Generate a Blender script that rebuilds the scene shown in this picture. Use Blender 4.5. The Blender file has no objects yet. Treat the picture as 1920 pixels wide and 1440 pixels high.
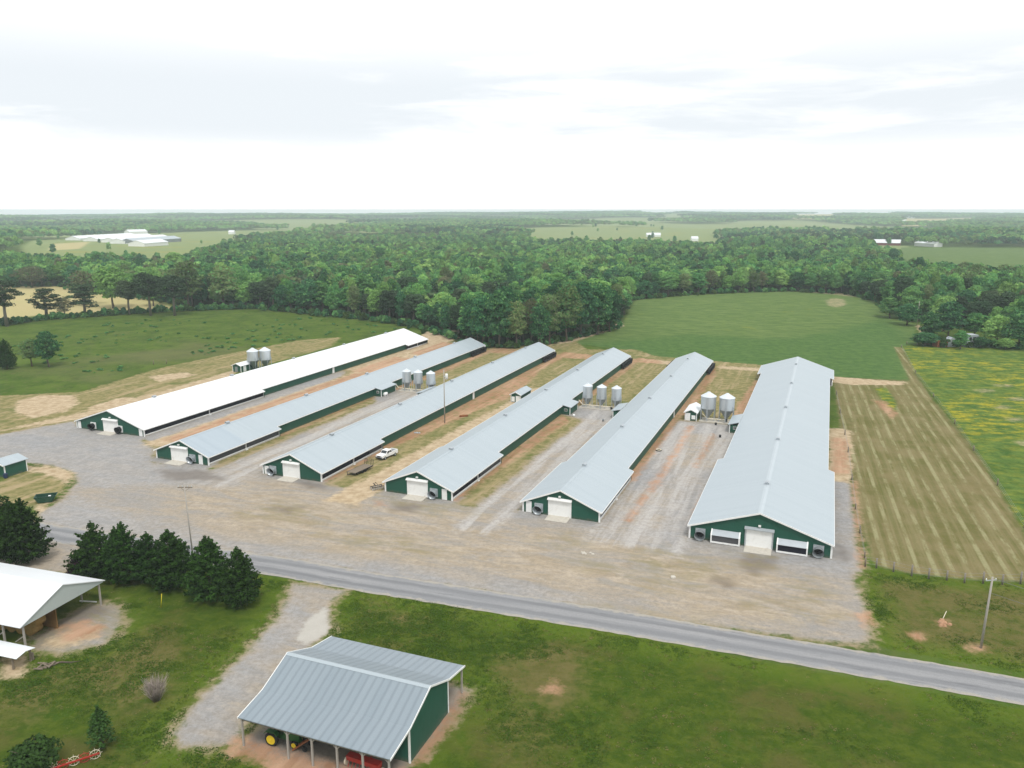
import bpy, bmesh, math, random
import numpy as np
from mathutils import Vector

random.seed(7)
rng = np.random.default_rng(11)
S = bpy.context.scene
C = S.collection

# ------------------------------------------------------------------ camera
CAM_H, FPX, PITCH = 55.0, 1488.38, math.radians(12.3713)
cd = bpy.data.cameras.new('camera')
cam = bpy.data.objects.new('camera', cd)
C.objects.link(cam)
cam.location = (0, 0, CAM_H)
cam.rotation_euler = (math.radians(90) - PITCH, 0, 0)
cd.sensor_width = 36.0
cd.lens = 36.0 * FPX / 1920.0
cd.clip_start, cd.clip_end = 1.0, 40000
S.camera = cam
S.render.resolution_x, S.render.resolution_y = 1024, 768


def gp(px, py, z=0.0):
    """survey: ground position seen at a place in the photograph"""
    u, v = (px - 960) / FPX, (720 - py) / FPX
    c, s = math.cos(PITCH), math.sin(PITCH)
    t = (z - CAM_H) / (-s + v * c)
    return (u * t, (c + v * s) * t)


def tall(bx, by, top):
    """position and height of an upright thing from its foot and top"""
    x, y = gp(bx, by)
    v = (720 - top) / FPX
    c, s = math.cos(PITCH), math.sin(PITCH)
    return x, y, CAM_H + (-s + v * c) / (c + v * s) * y


TH = math.radians(21.57)
Tx, Ty = math.cos(TH), -math.sin(TH)
Lx, Ly = math.sin(TH), math.cos(TH)


def tl(t, l):
    return (t * Tx + l * Lx, t * Ty + l * Ly)


# ------------------------------------------------------------------ tagging
def tag(o, label=None, cat=None, group=None, kind=None):
    if label: o['label'] = label
    if cat: o['category'] = cat
    if group: o['group'] = group
    if kind: o['kind'] = kind
    return o


def empty(name, loc, rz=0.0, label=None, cat=None, group=None):
    o = bpy.data.objects.new(name, None)
    o.empty_display_size = 0.5
    C.objects.link(o)
    o.location = loc if len(loc) == 3 else (loc[0], loc[1], 0)
    o.rotation_euler = (0, 0, rz)
    return tag(o, label, cat, group)


def link(name, me, parent=None):
    o = bpy.data.objects.new(name, me)
    C.objects.link(o)
    if parent: o.parent = parent
    return o


def copy_tree(o, parent=None):
    c = o.copy()
    C.objects.link(c)
    if parent: c.parent = parent
    for ch in [x for x in C.objects if x.parent == o]:
        copy_tree(ch, c)
    return c


class MB:
    def __init__(s):
        s.v, s.f, s.m, s.s = [], [], [], []

    def add(s, vs, fs, m=0, smooth=False):
        k = len(s.v)
        s.v += [tuple(p) for p in vs]
        for f in fs:
            s.f.append([i + k for i in f]); s.m.append(m); s.s.append(smooth)
        return s

    def box(s, x0, x1, y0, y1, z0, z1, m=0):
        vs = [(x, y, z) for z in (z0, z1) for y in (y0, y1) for x in (x0, x1)]
        return s.add(vs, [(0, 2, 3, 1), (4, 5, 7, 6), (0, 1, 5, 4), (2, 6, 7, 3), (0, 4, 6, 2), (1, 3, 7, 5)], m)

    def prism(s, prof, a, b, axis='y', m=0):
        n = len(prof)
        if axis == 'y':
            vs = [(p, a, q) for p, q in prof] + [(p, b, q) for p, q in prof]
        elif axis == 'x':
            vs = [(a, p, q) for p, q in prof] + [(b, p, q) for p, q in prof]
        else:
            vs = [(p, q, a) for p, q in prof] + [(p, q, b) for p, q in prof]
        return s.add(vs, [tuple(range(n)), tuple(range(2 * n - 1, n - 1, -1))] +
                     [(i, i + n, (i + 1) % n + n, (i + 1) % n) for i in range(n)], m)

    def tube(s, pts, rad, n=8, m=0, cap=True, smooth=True):
        pts = [Vector(p) for p in pts]
        if not hasattr(rad, '__len__'): rad = [rad] * len(pts)
        vs = []
        for i, p in enumerate(pts):
            d = (pts[min(i + 1, len(pts) - 1)] - pts[max(i - 1, 0)]).normalized()
            a = d.orthogonal() if i == 0 else (a - d * a.dot(d))
            a = a.normalized(); b = d.cross(a)
            vs += [p + (a * math.cos(2 * math.pi * k / n) + b * math.sin(2 * math.pi * k / n)) * rad[i] for k in range(n)]
        fs = []
        for i in range(len(pts) - 1):
            for k in range(n):
                fs.append((i * n + k, i * n + (k + 1) % n, (i + 1) * n + (k + 1) % n, (i + 1) * n + k))
        s.add(vs, fs, m, smooth)
        if cap:
            k0 = len(s.v) - len(vs)
            s.f.append([k0 + k for k in range(n)][::-1]); s.m.append(m); s.s.append(False)
            s.f.append([k0 + (len(pts) - 1) * n + k for k in range(n)]); s.m.append(m); s.s.append(False)
        return s

    def bar(s, p0, p1, w=0.1, m=0):
        return s.tube([p0, p1], w * 0.7071, 4, m, smooth=False)

    def lathe(s, prof, n=20, m=0, o=(0, 0, 0), smooth=True):
        vs = [(o[0] + r * math.cos(2 * math.pi * k / n), o[1] + r * math.sin(2 * math.pi * k / n), o[2] + z) for r, z in prof for k in range(n)]
        fs = [(i * n + k, i * n + (k + 1) % n, (i + 1) * n + (k + 1) % n, (i + 1) * n + k) for i in range(len(prof) - 1) for k in range(n)]
        return s.add(vs, fs, m, smooth)

    def mesh(s, name, mats):
        me = bpy.data.meshes.new(name)
        me.from_pydata(s.v, [], s.f)
        for mt in (mats if isinstance(mats, (list, tuple)) else [mats]): me.materials.append(mt)
        me.polygons.foreach_set('material_index', s.m)
        me.polygons.foreach_set('use_smooth', s.s)
        bm = bmesh.new(); bm.from_mesh(me)
        bmesh.ops.recalc_face_normals(bm, faces=bm.faces)
        bm.to_mesh(me); bm.free()
        return me

    def build(s, name, mats, parent=None):
        return link(name, s.mesh(name, mats), parent)


# ------------------------------------------------------------------ node helpers
class NT:
    def __init__(s, tree):
        s.t = tree; s.n = tree.nodes; s.l = tree.links

    def set(s, sock, v):
        if v is None: return
        if isinstance(v, bpy.types.NodeSocket): s.l.new(v, sock)
        elif hasattr(v, '__len__'):
            v = tuple(v)
            if len(sock.default_value) == 4 and len(v) == 3: v = v + (1,)
            sock.default_value = v
        else: sock.default_value = v

    def math(s, op, a, b=None, c=None, clamp=False):
        n = s.n.new('ShaderNodeMath'); n.operation = op; n.use_clamp = clamp
        s.set(n.inputs[0], a); s.set(n.inputs[1], b)
        if c is not None: s.set(n.inputs[2], c)
        return n.outputs[0]

    def mix(s, f, a, b, blend='MIX'):
        n = s.n.new('ShaderNodeMix'); n.data_type = 'RGBA'; n.blend_type = blend
        s.set(n.inputs[0], f); s.set(n.inputs[6], a); s.set(n.inputs[7], b)
        return n.outputs[2]

    def noise(s, vec, scale, detail=3, rough=0.55, dist=0.0):
        n = s.n.new('ShaderNodeTexNoise')
        if vec is not None: s.l.new(vec, n.inputs['Vector'])
        n.inputs['Scale'].default_value = scale; n.inputs['Detail'].default_value = detail
        n.inputs['Roughness'].default_value = rough; n.inputs['Distortion'].default_value = dist
        return n.outputs['Fac']

    def step(s, v, lo, hi, a=0.0, b=1.0):
        n = s.n.new('ShaderNodeMapRange'); n.interpolation_type = 'SMOOTHSTEP'
        s.set(n.inputs[0], v); n.inputs[1].default_value = lo; n.inputs[2].default_value = hi
        n.inputs[3].default_value = a; n.inputs[4].default_value = b
        return n.outputs[0]

    def attr(s, name):
        n = s.n.new('ShaderNodeAttribute'); n.attribute_name = name
        return n.outputs['Fac']

    def mapping(s, vec, scale=(1, 1, 1), rot=(0, 0, 0)):
        # turn first, then stretch
        if any(rot):
            r = s.n.new('ShaderNodeMapping')
            s.l.new(vec, r.inputs[0]); r.inputs['Rotation'].default_value = rot
            vec = r.outputs[0]
        n = s.n.new('ShaderNodeMapping')
        s.l.new(vec, n.inputs[0]); n.inputs['Scale'].default_value = scale
        return n.outputs[0]

    def pos(s):
        return s.n.new('ShaderNodeNewGeometry').outputs['Position']

    def objc(s):
        return s.n.new('ShaderNodeTexCoord').outputs['Object']

    def bump(s, h, strength=0.3, dist=0.1):
        n = s.n.new('ShaderNodeBump'); n.inputs['Strength'].default_value = strength; n.inputs['Distance'].default_value = dist
        s.l.new(h, n.inputs['Height'])
        return n.outputs[0]


def new_mat(name, rough=0.6, spec=0.3, metal=0.0, col=None):
    m = bpy.data.materials.new(name); m.use_nodes = True
    t = NT(m.node_tree); p = t.n['Principled BSDF']
    p.inputs['Roughness'].default_value = rough
    p.inputs['Specular IOR Level'].default_value = spec
    p.inputs['Metallic'].default_value = metal
    if col is not None: p.inputs['Base Color'].default_value = tuple(col) + (1,)
    return m, t, p


def plain(name, col, rough=0.6, spec=0.3, metal=0.0, var=0.12, scale=1.5, dirt=None, damt=0.0):
    """paint / wood / metal with uneven tone and a little dirt"""
    m, t, p = new_mat(name, rough, spec, metal)
    o = t.objc()
    n = t.noise(o, scale, 5, 0.6)
    c = t.mix(n, [x * (1 - var) for x in col], [min(1, x * (1 + var)) for x in col])
    if dirt:
        d = t.step(t.noise(o, scale * 0.7, 6, 0.7), 0.5, 0.75, 0, damt)
        c = t.mix(d, c, dirt)
    t.set(p.inputs['Base Color'], c)
    return m


# ------------------------------------------------------------------ world and sun
SUN_EL, SUN_AZ = math.radians(58), math.radians(163)   # azimuth from +Y towards +X
W = bpy.data.worlds.new('World'); S.world = W; W.use_nodes = True
t = NT(W.node_tree)
bg = t.n['Background']; bg.inputs['Strength'].default_value = 0.1
sky = t.n.new('ShaderNodeTexSky'); sky.sky_type = 'NISHITA'; sky.sun_disc = False
sky.sun_elevation = SUN_EL; sky.sun_rotation = SUN_AZ
sky.air_density, sky.dust_density, sky.ozone_density = 1.0, 1.5, 1.0
tc = t.n.new('ShaderNodeTexCoord').outputs['Generated']
sp = t.n.new('ShaderNodeSeparateXYZ'); t.l.new(tc, sp.inputs[0])
az = t.math('ARCTAN2', sp.outputs[0], sp.outputs[1])
cv = t.n.new('ShaderNodeCombineXYZ')
t.set(cv.inputs[0], t.math('MULTIPLY', az, 1.35)); t.set(cv.inputs[1], t.math('MULTIPLY', sp.outputs[2], 9.0)); cv.inputs[2].default_value = 4.1
cl1 = t.noise(cv.outputs[0], 1.0, 8, 0.50, 0.35)
cl2 = t.noise(t.mapping(cv.outputs[0], (3.4, 3.6, 1)), 1.0, 8, 0.62, 0.3)
dens = t.math('ADD', t.math('MULTIPLY', cl1, 0.66), t.math('MULTIPLY', cl2, 0.34))
band = t.math('ADD', t.math('MULTIPLY', t.step(sp.outputs[2], 0.045, 0.095), t.step(sp.outputs[2], 0.225, 0.135)), t.math('MULTIPLY', t.step(sp.outputs[2], 0.20, 0.28), 0.45))
shade = t.math('MULTIPLY', t.step(dens, 0.42, 0.56), t.math('ADD', t.math('MULTIPLY', band, 0.85), 0.12))
rim = t.math('MULTIPLY', t.step(dens, 0.46, 0.40), 0.6)
cloud = t.mix(shade, (11.9, 12.0, 12.1), (8.75, 9.3, 9.75))
gap = t.step(dens, 0.36, 0.27)
cover = t.math('SUBTRACT', 0.97, t.math('MULTIPLY', gap, 0.35))
t.set(bg.inputs['Color'], t.mix(cover, sky.outputs[0], cloud))

sl = bpy.data.lights.new('sun', 'SUN'); sl.energy = 2.2; sl.angle = math.radians(12); sl.color = (1.0, 0.96, 0.90)
so = bpy.data.objects.new('sun', sl); C.objects.link(so)
sv = Vector((math.sin(SUN_AZ) * math.cos(SUN_EL), math.cos(SUN_AZ) * math.cos(SUN_EL), math.sin(SUN_EL)))
so.rotation_euler = sv.to_track_quat('Z', 'Y').to_euler()
so.location = sv * 300
S.view_settings.view_transform = 'Standard'; S.view_settings.look = 'None'
S.view_settings.exposure = 0.0; S.view_settings.gamma = 1.0

# ------------------------------------------------------------------ terrain
def ground_z(x, y):
    x = np.asarray(x, float); y = np.asarray(y, float)
    r = np.hypot(x, y)
    a = np.clip((r - 420) / 1500, 0, 1); a = a * a * (3 - 2 * a)
    b = np.clip((r - 2200) / 4200, 0, 1); b = b * b * (3 - 2 * b)
    h = a * (5 * np.sin(x / 310 + 1.3) * np.cos(y / 420 + .4) + 3 * np.sin((x + y) / 190))
    h = h + b * (15 + 9 * np.sin(x / 1250 + .6) * np.cos(y / 1500 + 2) + 4 * np.sin(x / 420 + y / 900))
    h = h + 3.0 * np.exp(-(((x - 155) / 90) ** 2 + ((y - 470) / 70) ** 2))
    return h


def inside_sd(poly, X, Y, clip=30.0):
    """signed distance (positive inside) from points to a polygon, clipped"""
    P = np.array(poly, float)
    out = np.full(X.shape, -clip)
    box = (X > P[:, 0].min() - clip) & (X < P[:, 0].max() + clip) & (Y > P[:, 1].min() - clip) & (Y < P[:, 1].max() + clip)
    x, y = X[box], Y[box]
    if not len(x): return out
    d = np.full(x.shape, 1e9); ins = np.zeros(x.shape, bool)
    for i in range(len(P)):
        ax, ay = P[i]; bx, by = P[(i + 1) % len(P)]
        ex, ey = bx - ax, by - ay
        q = np.clip(((x - ax) * ex + (y - ay) * ey) / max(ex * ex + ey * ey, 1e-9), 0, 1)
        d = np.minimum(d, np.hypot(x - ax - q * ex, y - ay - q * ey))
        c = (ay > y) != (by > y)
        ins ^= c & (x < ex * (y - ay) / (ey if abs(ey) > 1e-9 else 1e-9) + ax)
    out[box] = np.clip(np.where(ins, d, -d), -clip, clip)
    return out


def vnoise(x, y, s, seed):
    g = np.random.default_rng(seed).random((64, 64))
    u, v = x / s + 1000.3, y / s + 1000.7
    i, j = np.floor(u).astype(int), np.floor(v).astype(int); a, b_ = u - i, v - j
    a, b_ = a * a * (3 - 2 * a), b_ * b_ * (3 - 2 * b_)
    G_ = lambda p, q: g[p % 64, q % 64]
    return (G_(i, j) * (1 - a) + G_(i + 1, j) * a) * (1 - b_) + (G_(i, j + 1) * (1 - a) + G_(i + 1, j + 1) * a) * b_


def union(polys, X, Y, clip=30.0):
    r = np.full(X.shape, -clip)
    for p in polys: r = np.maximum(r, inside_sd(p, X, Y, clip))
    return r


def PX(*pts): return [gp(*p) for p in pts]
def TLQ(t0, t1, l0, l1): return [tl(t0, l0), tl(t1, l0), tl(t1, l1), tl(t0, l1)]
def TLP(*pts): return [tl(*p) for p in pts]


CT = [-165.9, -130.9, -101.4, -71.5, -42.1, -7.24]      # barn centre lines
def loc_xy(x, y, o=(-17.0, 78.0), a=-math.radians(21.06)):
    return (o[0] + x * math.cos(a) - y * math.sin(a), o[1] + x * math.sin(a) + y * math.cos(a))


FRONT = [142.8, 130.7, 130.7, 130.7, 130.7, 129.8]
CT_FRONT = [TLQ(c - h, c + h, f - 3.2, f + 3.0) for c, h, f in zip(CT, (12.5, 8.6, 8.6, 8.6, 8.6, 12.4), FRONT)]
ZONES = {}
ZONES['gravel'] = [
    PX((-260, 845), (-40, 822), (60, 803), (140, 789), (150, 805), (262, 822), (288, 845), (292, 868), (385, 876), (400, 885), (470, 885), (497, 892), (602, 908), (640, 915), (720, 925),
       (850, 945), (975, 962), (1122, 985), (1290, 1012), (1562, 1052), (1606, 1056), (1604, 1090), (1622, 1140), (1640, 1212), (1500, 1198),
       (1300, 1170), (1100, 1140), (900, 1108), (700, 1078), (500, 1044), (320, 1020), (200, 1003), (75, 985), (72, 962), (110, 940), (142, 905), (138, 885), (95, 873), (40, 868), (-40, 872), (-260, 905)),
    TLP((-159, 142), (-148.6, 140), (-148.2, 200), (-150, 224), (-154, 232), (-156, 232)),
    TLP((-120.5, 127), (-108, 127), (-108.5, 208), (-112, 216), (-125, 213), (-124, 200), (-120, 196)),
    TLP((-59, 126), (-50.5, 124), (-50.3, 200), (-49, 214), (-65, 213), (-65, 202), (-58, 198)),
    TLP((-35, 122), (-18.5, 122), (-18.3, 170), (-17.2, 172), (-17.2, 208), (-34.5, 208)),
    TLP((3, 126), (8.6, 126), (8.2, 150), (7.6, 172), (4, 174), (3, 172)),
    PX((548, 1094), (650, 1106), (622, 1128), (612, 1192), (560, 1240), (470, 1330), (440, 1396), (335, 1402), (322, 1376), (392, 1296), (520, 1158)),
    PX((60, 1008), (152, 1019), (150, 1058), (120, 1076), (0, 1058), (-120, 1050), (-120, 1000)),
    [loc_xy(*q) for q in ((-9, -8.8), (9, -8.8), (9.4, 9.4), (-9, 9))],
    PX((205, 1130), (228, 1140), (226, 1172), (200, 1206), (120, 1226), (60, 1222), (52, 1196), (120, 1160), (170, 1135)),
]
ZONES['chalk'] = [PX((582, 1158), (612, 1138), (614, 1188), (572, 1212), (556, 1200))]
ZONES['dirt'] = [
    PX((30, 752), (80, 741), (140, 742), (150, 756), (120, 772), (60, 784), (35, 775)),
    PX((0, 806), (60, 794), (190, 765), (330, 726), (440, 694), (432, 706), (330, 738), (190, 778), (140, 787), (60, 800), (-60, 818), (-200, 840), (-200, 815)),
    PX((278, 706), (345, 698), (372, 703), (300, 716)), PX((150, 768), (230, 745), (262, 747), (200, 765)),
    PX((770, 640), (800, 622), (855, 618), (862, 632), (830, 645), (800, 655)),
    PX((1165, 606), (1060, 632), (1040, 648), (1075, 640), (1170, 612)),
    PX((30, 872), (95, 874), (140, 888), (128, 912), (108, 900), (80, 885), (20, 880)),
    PX((60, 950), (95, 940), (75, 962)),
    TLQ(-150, -140, 138, 296), TLQ(-156, -150, 233, 300),
    TLP((-87, 122), (-80, 122), (-78.5, 180), (-79, 232), (-83, 232), (-85.5, 180)),
    TLQ(3.2, 8.2, 170, 214),
    TLP((-60, 286), (-46, 284), (-46, 292), (-62, 292)), TLP((-34, 284), (-20, 284), (-20, 290), (-34, 289)),
    PX((1560, 706), (1640, 712), (1700, 716), (1690, 722), (1600, 722), (1560, 716)),
    PX((1718, 612), (1724, 610), (1736, 630), (1728, 632)),
    PX((80, 1200), (160, 1172), (190, 1178), (185, 1196), (120, 1216), (80, 1218)),
    PX((0, 1222), (60, 1226), (50, 1262), (0, 1278)),
]
ZONES['clay'] = [PX((100, 1176), (160, 1160), (196, 1176), (190, 1192), (120, 1206)), 
    TLP((-95.3, 131), (-93, 131), (-92.2, 160), (-88.5, 196), (-86, 215), (-88, 236), (-91.5, 262), (-91, 292), (-95.3, 292)),
    TLP((-65.4, 131), (-63.6, 131), (-62.4, 160), (-60.8, 195), (-63, 200), (-65.4, 200)), TLP((-65.4, 214), (-63, 214), (-62.6, 292), (-65.4, 292)),
    TLP((-36, 150), (-34.2, 156), (-33.8, 285), (-36, 290)), TLP((-36, 212), (-32.3, 213), (-33, 280), (-36, 280)),
    TLP((-20, 208), (-17, 208), (-17, 268), (-19.5, 268), (-21.5, 225)),
    TLQ(-124.7, -123.2, 156, 200), TLP((-124.7, 212), (-122, 212), (-121, 250), (-122, 292), (-124.7, 292)),
    TLQ(-149, -141.5, 142, 230), TLQ(-152, -143, 232, 262), TLP((-150, 270), (-138, 268), (-133, 296), (-150, 300)),
    TLP((-30.8, 133), (-29.6, 133), (-28.6, 165), (-29.4, 203), (-30.6, 203), (-30.2, 165)),
    TLP((-24.3, 168), (-23.3, 168), (-23, 196), (-23.9, 198)), TLP((-19.4, 136), (-18.6, 136), (-18.4, 166), (-19.3, 166)),
    TLP((4.4, 175), (7.6, 176), (7.4, 205), (4.2, 205)), TLQ(8.1, 8.9, 128, 172),
    TLP((-93, 284), (-80, 284), (-82, 294), (-95, 296)), TLP((-122, 284), (-112, 284), (-114, 294), (-124, 296)), TLP((-63, 284), (-54, 286), (-56, 292), (-64, 294)),
    PX((1805, 1212), (1838, 1207), (1856, 1217), (1840, 1223), (1812, 1220)), PX((1706, 1186), (1724, 1186), (1734, 1200), (1716, 1201)),
    PX((1757, 1165), (1774, 1164), (1777, 1171), (1762, 1173)), PX((770, 1432), (842, 1336), (862, 1300), (872, 1303), (850, 1342), (784, 1438)),
    PX((1640, 750), (1660, 752), (1682, 776), (1672, 786), (1655, 770)), PX((440, 1380), (560, 1414), (700, 1450), (760, 1440), (780, 1460), (620, 1500), (500, 1440), (420, 1408)), 
    PX((1020, 1290), (1040, 1278), (1052, 1288), (1046, 1300), (1024, 1302)),
    PX((1606, 1150), (1634, 1148), (1640, 1170), (1616, 1175)), PX((700, 936), (716, 940), (730, 950), (705, 948)),
]
ZONES['weed'] = [
    TLP((-160, 131), (-2, 128), (-2, 296), (-40, 298), (-110, 304), (-160, 316)),
    PX((-200, 770), (0, 742), (150, 735), (300, 690), (430, 663), (560, 638), (640, 632), (620, 650), (440, 700), (250, 760), (140, 792), (0, 822), (-200, 850)),
    PX((0, 905), (40, 880), (100, 884), (128, 905), (110, 928), (70, 946), (30, 950), (-60, 960), (-60, 905)),
    PX((905, 640), (1050, 625), (1170, 612), (1080, 640), (1100, 655), (1190, 655), (1300, 690), (1420, 705), (1420, 715), (900, 672)),
]
ZONES['moss'] = [PX((60, 1180), (190, 1132), (226, 1142), (224, 1172), (200, 1204), (120, 1224), (60, 1222)), 
    PX((1150, 1040), (1230, 1030), (1360, 1056), (1340, 1082), (1240, 1080), (1180, 1062)), PX((1060, 1046), (1130, 1048), (1190, 1080), (1320, 1098), (1280, 1112), (1150, 1088)),
    PX((1470, 1098), (1520, 1086), (1545, 1110), (1530, 1130), (1480, 1126)), PX((1000, 1010), (1060, 1004), (1090, 1020), (1050, 1030)),
    PX((430, 960), (520, 940), (650, 975), (560, 985)), PX((1400, 1130), (1470, 1128), (1560, 1155), (1480, 1160)),
    PX((1095, 1136), (1300, 1162), (1500, 1194), (1500, 1198), (1300, 1168), (1095, 1140)), PX((700, 925), (860, 948), (900, 962), (820, 960), (700, 938)),
    PX((1370, 1040), (1450, 1044), (1430, 1075), (1380, 1066)), PX((600, 1000), (760, 1010), (860, 1040), (740, 1038)),
]
for q_ in CT_FRONT: ZONES['gravel'].append(q_)
ZONES['grey'] = CT_FRONT + [PX((-260, 830), (60, 806), (140, 788), (262, 820), (300, 872), (400, 884), (470, 893), (330, 905), (200, 915), (150, 905), (95, 872), (-260, 890)),
                 PX((75, 962), (140, 930), (300, 985), (500, 1025), (760, 1066), (1000, 1104), (1120, 1128), (1100, 1138), (900, 1107), (700, 1077), (500, 1043), (200, 1002), (75, 984)),
                 TLQ(-158, -148.5, 138, 226), TLP((-35, 150), (-31.4, 150), (-30.6, 206), (-35, 208)), TLP((-29, 196), (-18.6, 196), (-18.4, 209), (-29, 208)), TLQ(-64, -50.5, 200, 211),
                 TLP((-24, 122), (-19, 122), (-18.4, 168), (-22.6, 168)), TLQ(4, 8.5, 128, 172), PX((1290, 1014), (1560, 1052), (1600, 1062), (1540, 1070), (1380, 1046), (1290, 1026)),
                 PX((400, 1296), (520, 1160), (560, 1120), (585, 1150), (520, 1230), (440, 1330), (350, 1395))]
ZONES['ytan'] = [PX((330, 930), (520, 900), (700, 935), (960, 985), (1290, 1040), (1600, 1110), (1620, 1190), (1400, 1170), (1100, 1110), (760, 1050), (420, 990)), PX((500, 1280), (600, 1235), (560, 1250), (470, 1330))]
ZONES['stain_shade'] = [[loc_xy(*q) for q in ((-8.9, -8.2), (8.9, -8.2), (8.9, 9), (-8.9, 9))], PX((40, 1190), (120, 1150), (190, 1132), (206, 1146), (140, 1176), (80, 1218), (40, 1225)), PX((1395, 1042), (1446, 1046), (1450, 1062), (1420, 1078), (1385, 1066)), PX((300, 882), (390, 884), (420, 900), (330, 900)), PX((735, 944), (790, 948), (770, 962), (740, 958)),  # shade painted on the ground under both sheds, then damp and dirty spots
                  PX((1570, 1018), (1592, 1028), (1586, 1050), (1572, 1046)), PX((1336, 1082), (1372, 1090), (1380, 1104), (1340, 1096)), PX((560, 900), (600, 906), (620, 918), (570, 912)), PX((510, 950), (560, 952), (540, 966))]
ZONES['lane'] = [TLQ(-119, -109, 120, 210), TLQ(-58, -51, 118, 210), TLQ(-34.5, -18.6, 122, 206)]
ZONES['croplow'] = [PX((1150, 640), (1300, 628), (1470, 636), (1560, 622), (1660, 600), (1720, 640), (1690, 652), (1710, 712), (1430, 712), (1380, 704), (1190, 662), (1060, 645))]
ZONES['brown'] = [PX((1640, 1080), (1920, 1104), (2100, 1140), (2100, 1290), (1920, 1250), (1700, 1210), (1640, 1180)), PX((930, 1225), (1080, 1215), (1110, 1290), (1060, 1330), (960, 1300)), PX((960, 1320), (1010, 1330), (1000, 1400), (960, 1410)),
                  PX((250, 1200), (330, 1230), (330, 1320), (220, 1330), (120, 1300), (60, 1350), (0, 1340), (0, 1290), (150, 1250)), PX((720, 1130), (800, 1160), (760, 1180), (680, 1150))]
ZONES['hay'] = [PX((1562, 706), (1700, 716), (1722, 718), (1760, 760), (1840, 862), (1925, 1005), (1980, 1120), (1925, 1092), (1840, 1086), (1770, 1082), (1700, 1074), (1640, 1058), (1606, 960), (1592, 870), (1572, 780)),
                PX((1676, 650), (1692, 652), (1722, 712), (1745, 742), (1722, 740), (1706, 712))]
ZONES['meadow'] = [PX((1690, 650), (1800, 652), (1930, 660), (2100, 670), (2300, 900), (2100, 1160), (1960, 1080), (1860, 880), (1760, 755), (1716, 700)), PX((1640, 728), (1662, 726), (1680, 752), (1682, 772), (1664, 768), (1652, 748))]
ZONES['crop'] = [PX((1040, 640), (1165, 610), (1182, 568), (1290, 556), (1480, 546), (1600, 554), (1660, 576), (1716, 612), (1720, 645), (1682, 650), (1706, 712), (1560, 708), (1430, 708), (1390, 704), (1372, 697), (1345, 700), (1310, 690), (1190, 658), (1090, 646)), PX((1690, 464), (2000, 466), (2200, 530), (1920, 528), (1700, 522), (1680, 490))]
ZONES['patch'] = [PX((1548, 572), (1562, 566), (1580, 568), (1586, 577), (1572, 584), (1554, 582)), PX((1505, 549), (1560, 549), (1610, 557), (1604, 562), (1560, 556)),
                  PX((1866, 762), (1888, 760), (1896, 765), (1872, 768)), PX((1884, 783), (1912, 782), (1920, 788), (1896, 791)), PX((1905, 826), (1940, 828), (1930, 838), (1908, 832)),
                  PX((1830, 731), (1860, 730), (1862, 734), (1836, 735)), PX((1868, 722), (1896, 721), (1894, 725), (1872, 725)), PX((1892, 746), (1925, 746), (1920, 751), (1898, 750)),
                  PX((30, 1000), (60, 1010), (40, 1020))]
ZONES['lawn'] = [PX((-400, 1030), (60, 1046), (320, 1030), (520, 1084), (800, 1128), (1100, 1178), (1500, 1254), (1920, 1330), (2400, 1420), (2400, 2300), (-400, 2300)),
                 PX((1606, 1056), (1700, 1078), (1930, 1098), (2300, 1140), (2300, 1330), (1920, 1262), (1640, 1213), (1622, 1140))]
ZONES['pale'] = [PX((60, 456), (330, 434), (560, 430), (620, 437), (470, 452), (430, 466), (345, 500), (180, 506), (60, 500), (40, 470)),
                 PX((470, 421), (640, 418), (700, 427), (630, 433), (480, 428)), PX((970, 430), (1250, 430), (1330, 438), (1360, 452), (1340, 471), (1230, 468), (1000, 464)), PX((1610, 458), (1700, 460), (1720, 470), (1660, 482), (1620, 470)), PX((1180, 424), (1330, 424), (1320, 429), (1190, 429)),
                 PX((640, 436), (760, 431), (700, 440)), PX((1290, 448), (1360, 446), (1370, 452), (1300, 454)), PX((1060, 428), (1160, 427), (1150, 431))]
ZONES['tan'] = [PX((-150, 540), (60, 532), (260, 556), (330, 578), (250, 584), (120, 588), (0, 598), (-150, 620)), PX((1480, 407), (1570, 406), (1580, 413), (1490, 417)),
                PX((1680, 413), (1830, 412), (1840, 420), (1690, 424)), PX((100, 462), (170, 456), (150, 470), (90, 474)), PX((1225, 489), (1245, 485), (1240, 500)),
                PX((880, 466), (905, 462), (900, 470))]

WOOD = [PX((350, 577), (480, 578), (590, 590), (700, 600), (770, 608), (850, 634), (870, 648), (960, 650), (1060, 636), (1160, 610), (1185, 567), (1290, 558), (1480, 548), (1600, 556),
           (1660, 578), (1705, 606), (1740, 606), (1800, 615), (1950, 640), (2200, 660), (2200, 540), (1920, 530), (1700, 523), (1690, 490), (1650, 480), (1600, 462), (1500, 456), (1370, 462), (1340, 470), (1230, 468), (1000, 463), (950, 450), (640, 441), (480, 462), (420, 478), (345, 502), (340, 540)),
        PX((-200, 548), (0, 538), (120, 537), (160, 548), (250, 556), (350, 572), (345, 503), (180, 508), (60, 502), (-200, 500))]
CLEAR = [PX((1622, 454), (1700, 456), (1730, 500), (1690, 492), (1652, 484)), PX((1668, 470), (1700, 522), (1920, 528), (2300, 540), (2300, 462), (1920, 462)), PX((1205, 500), (1250, 490), (1262, 512), (1215, 520)), PX((880, 470), (910, 466), (905, 480))]

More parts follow.
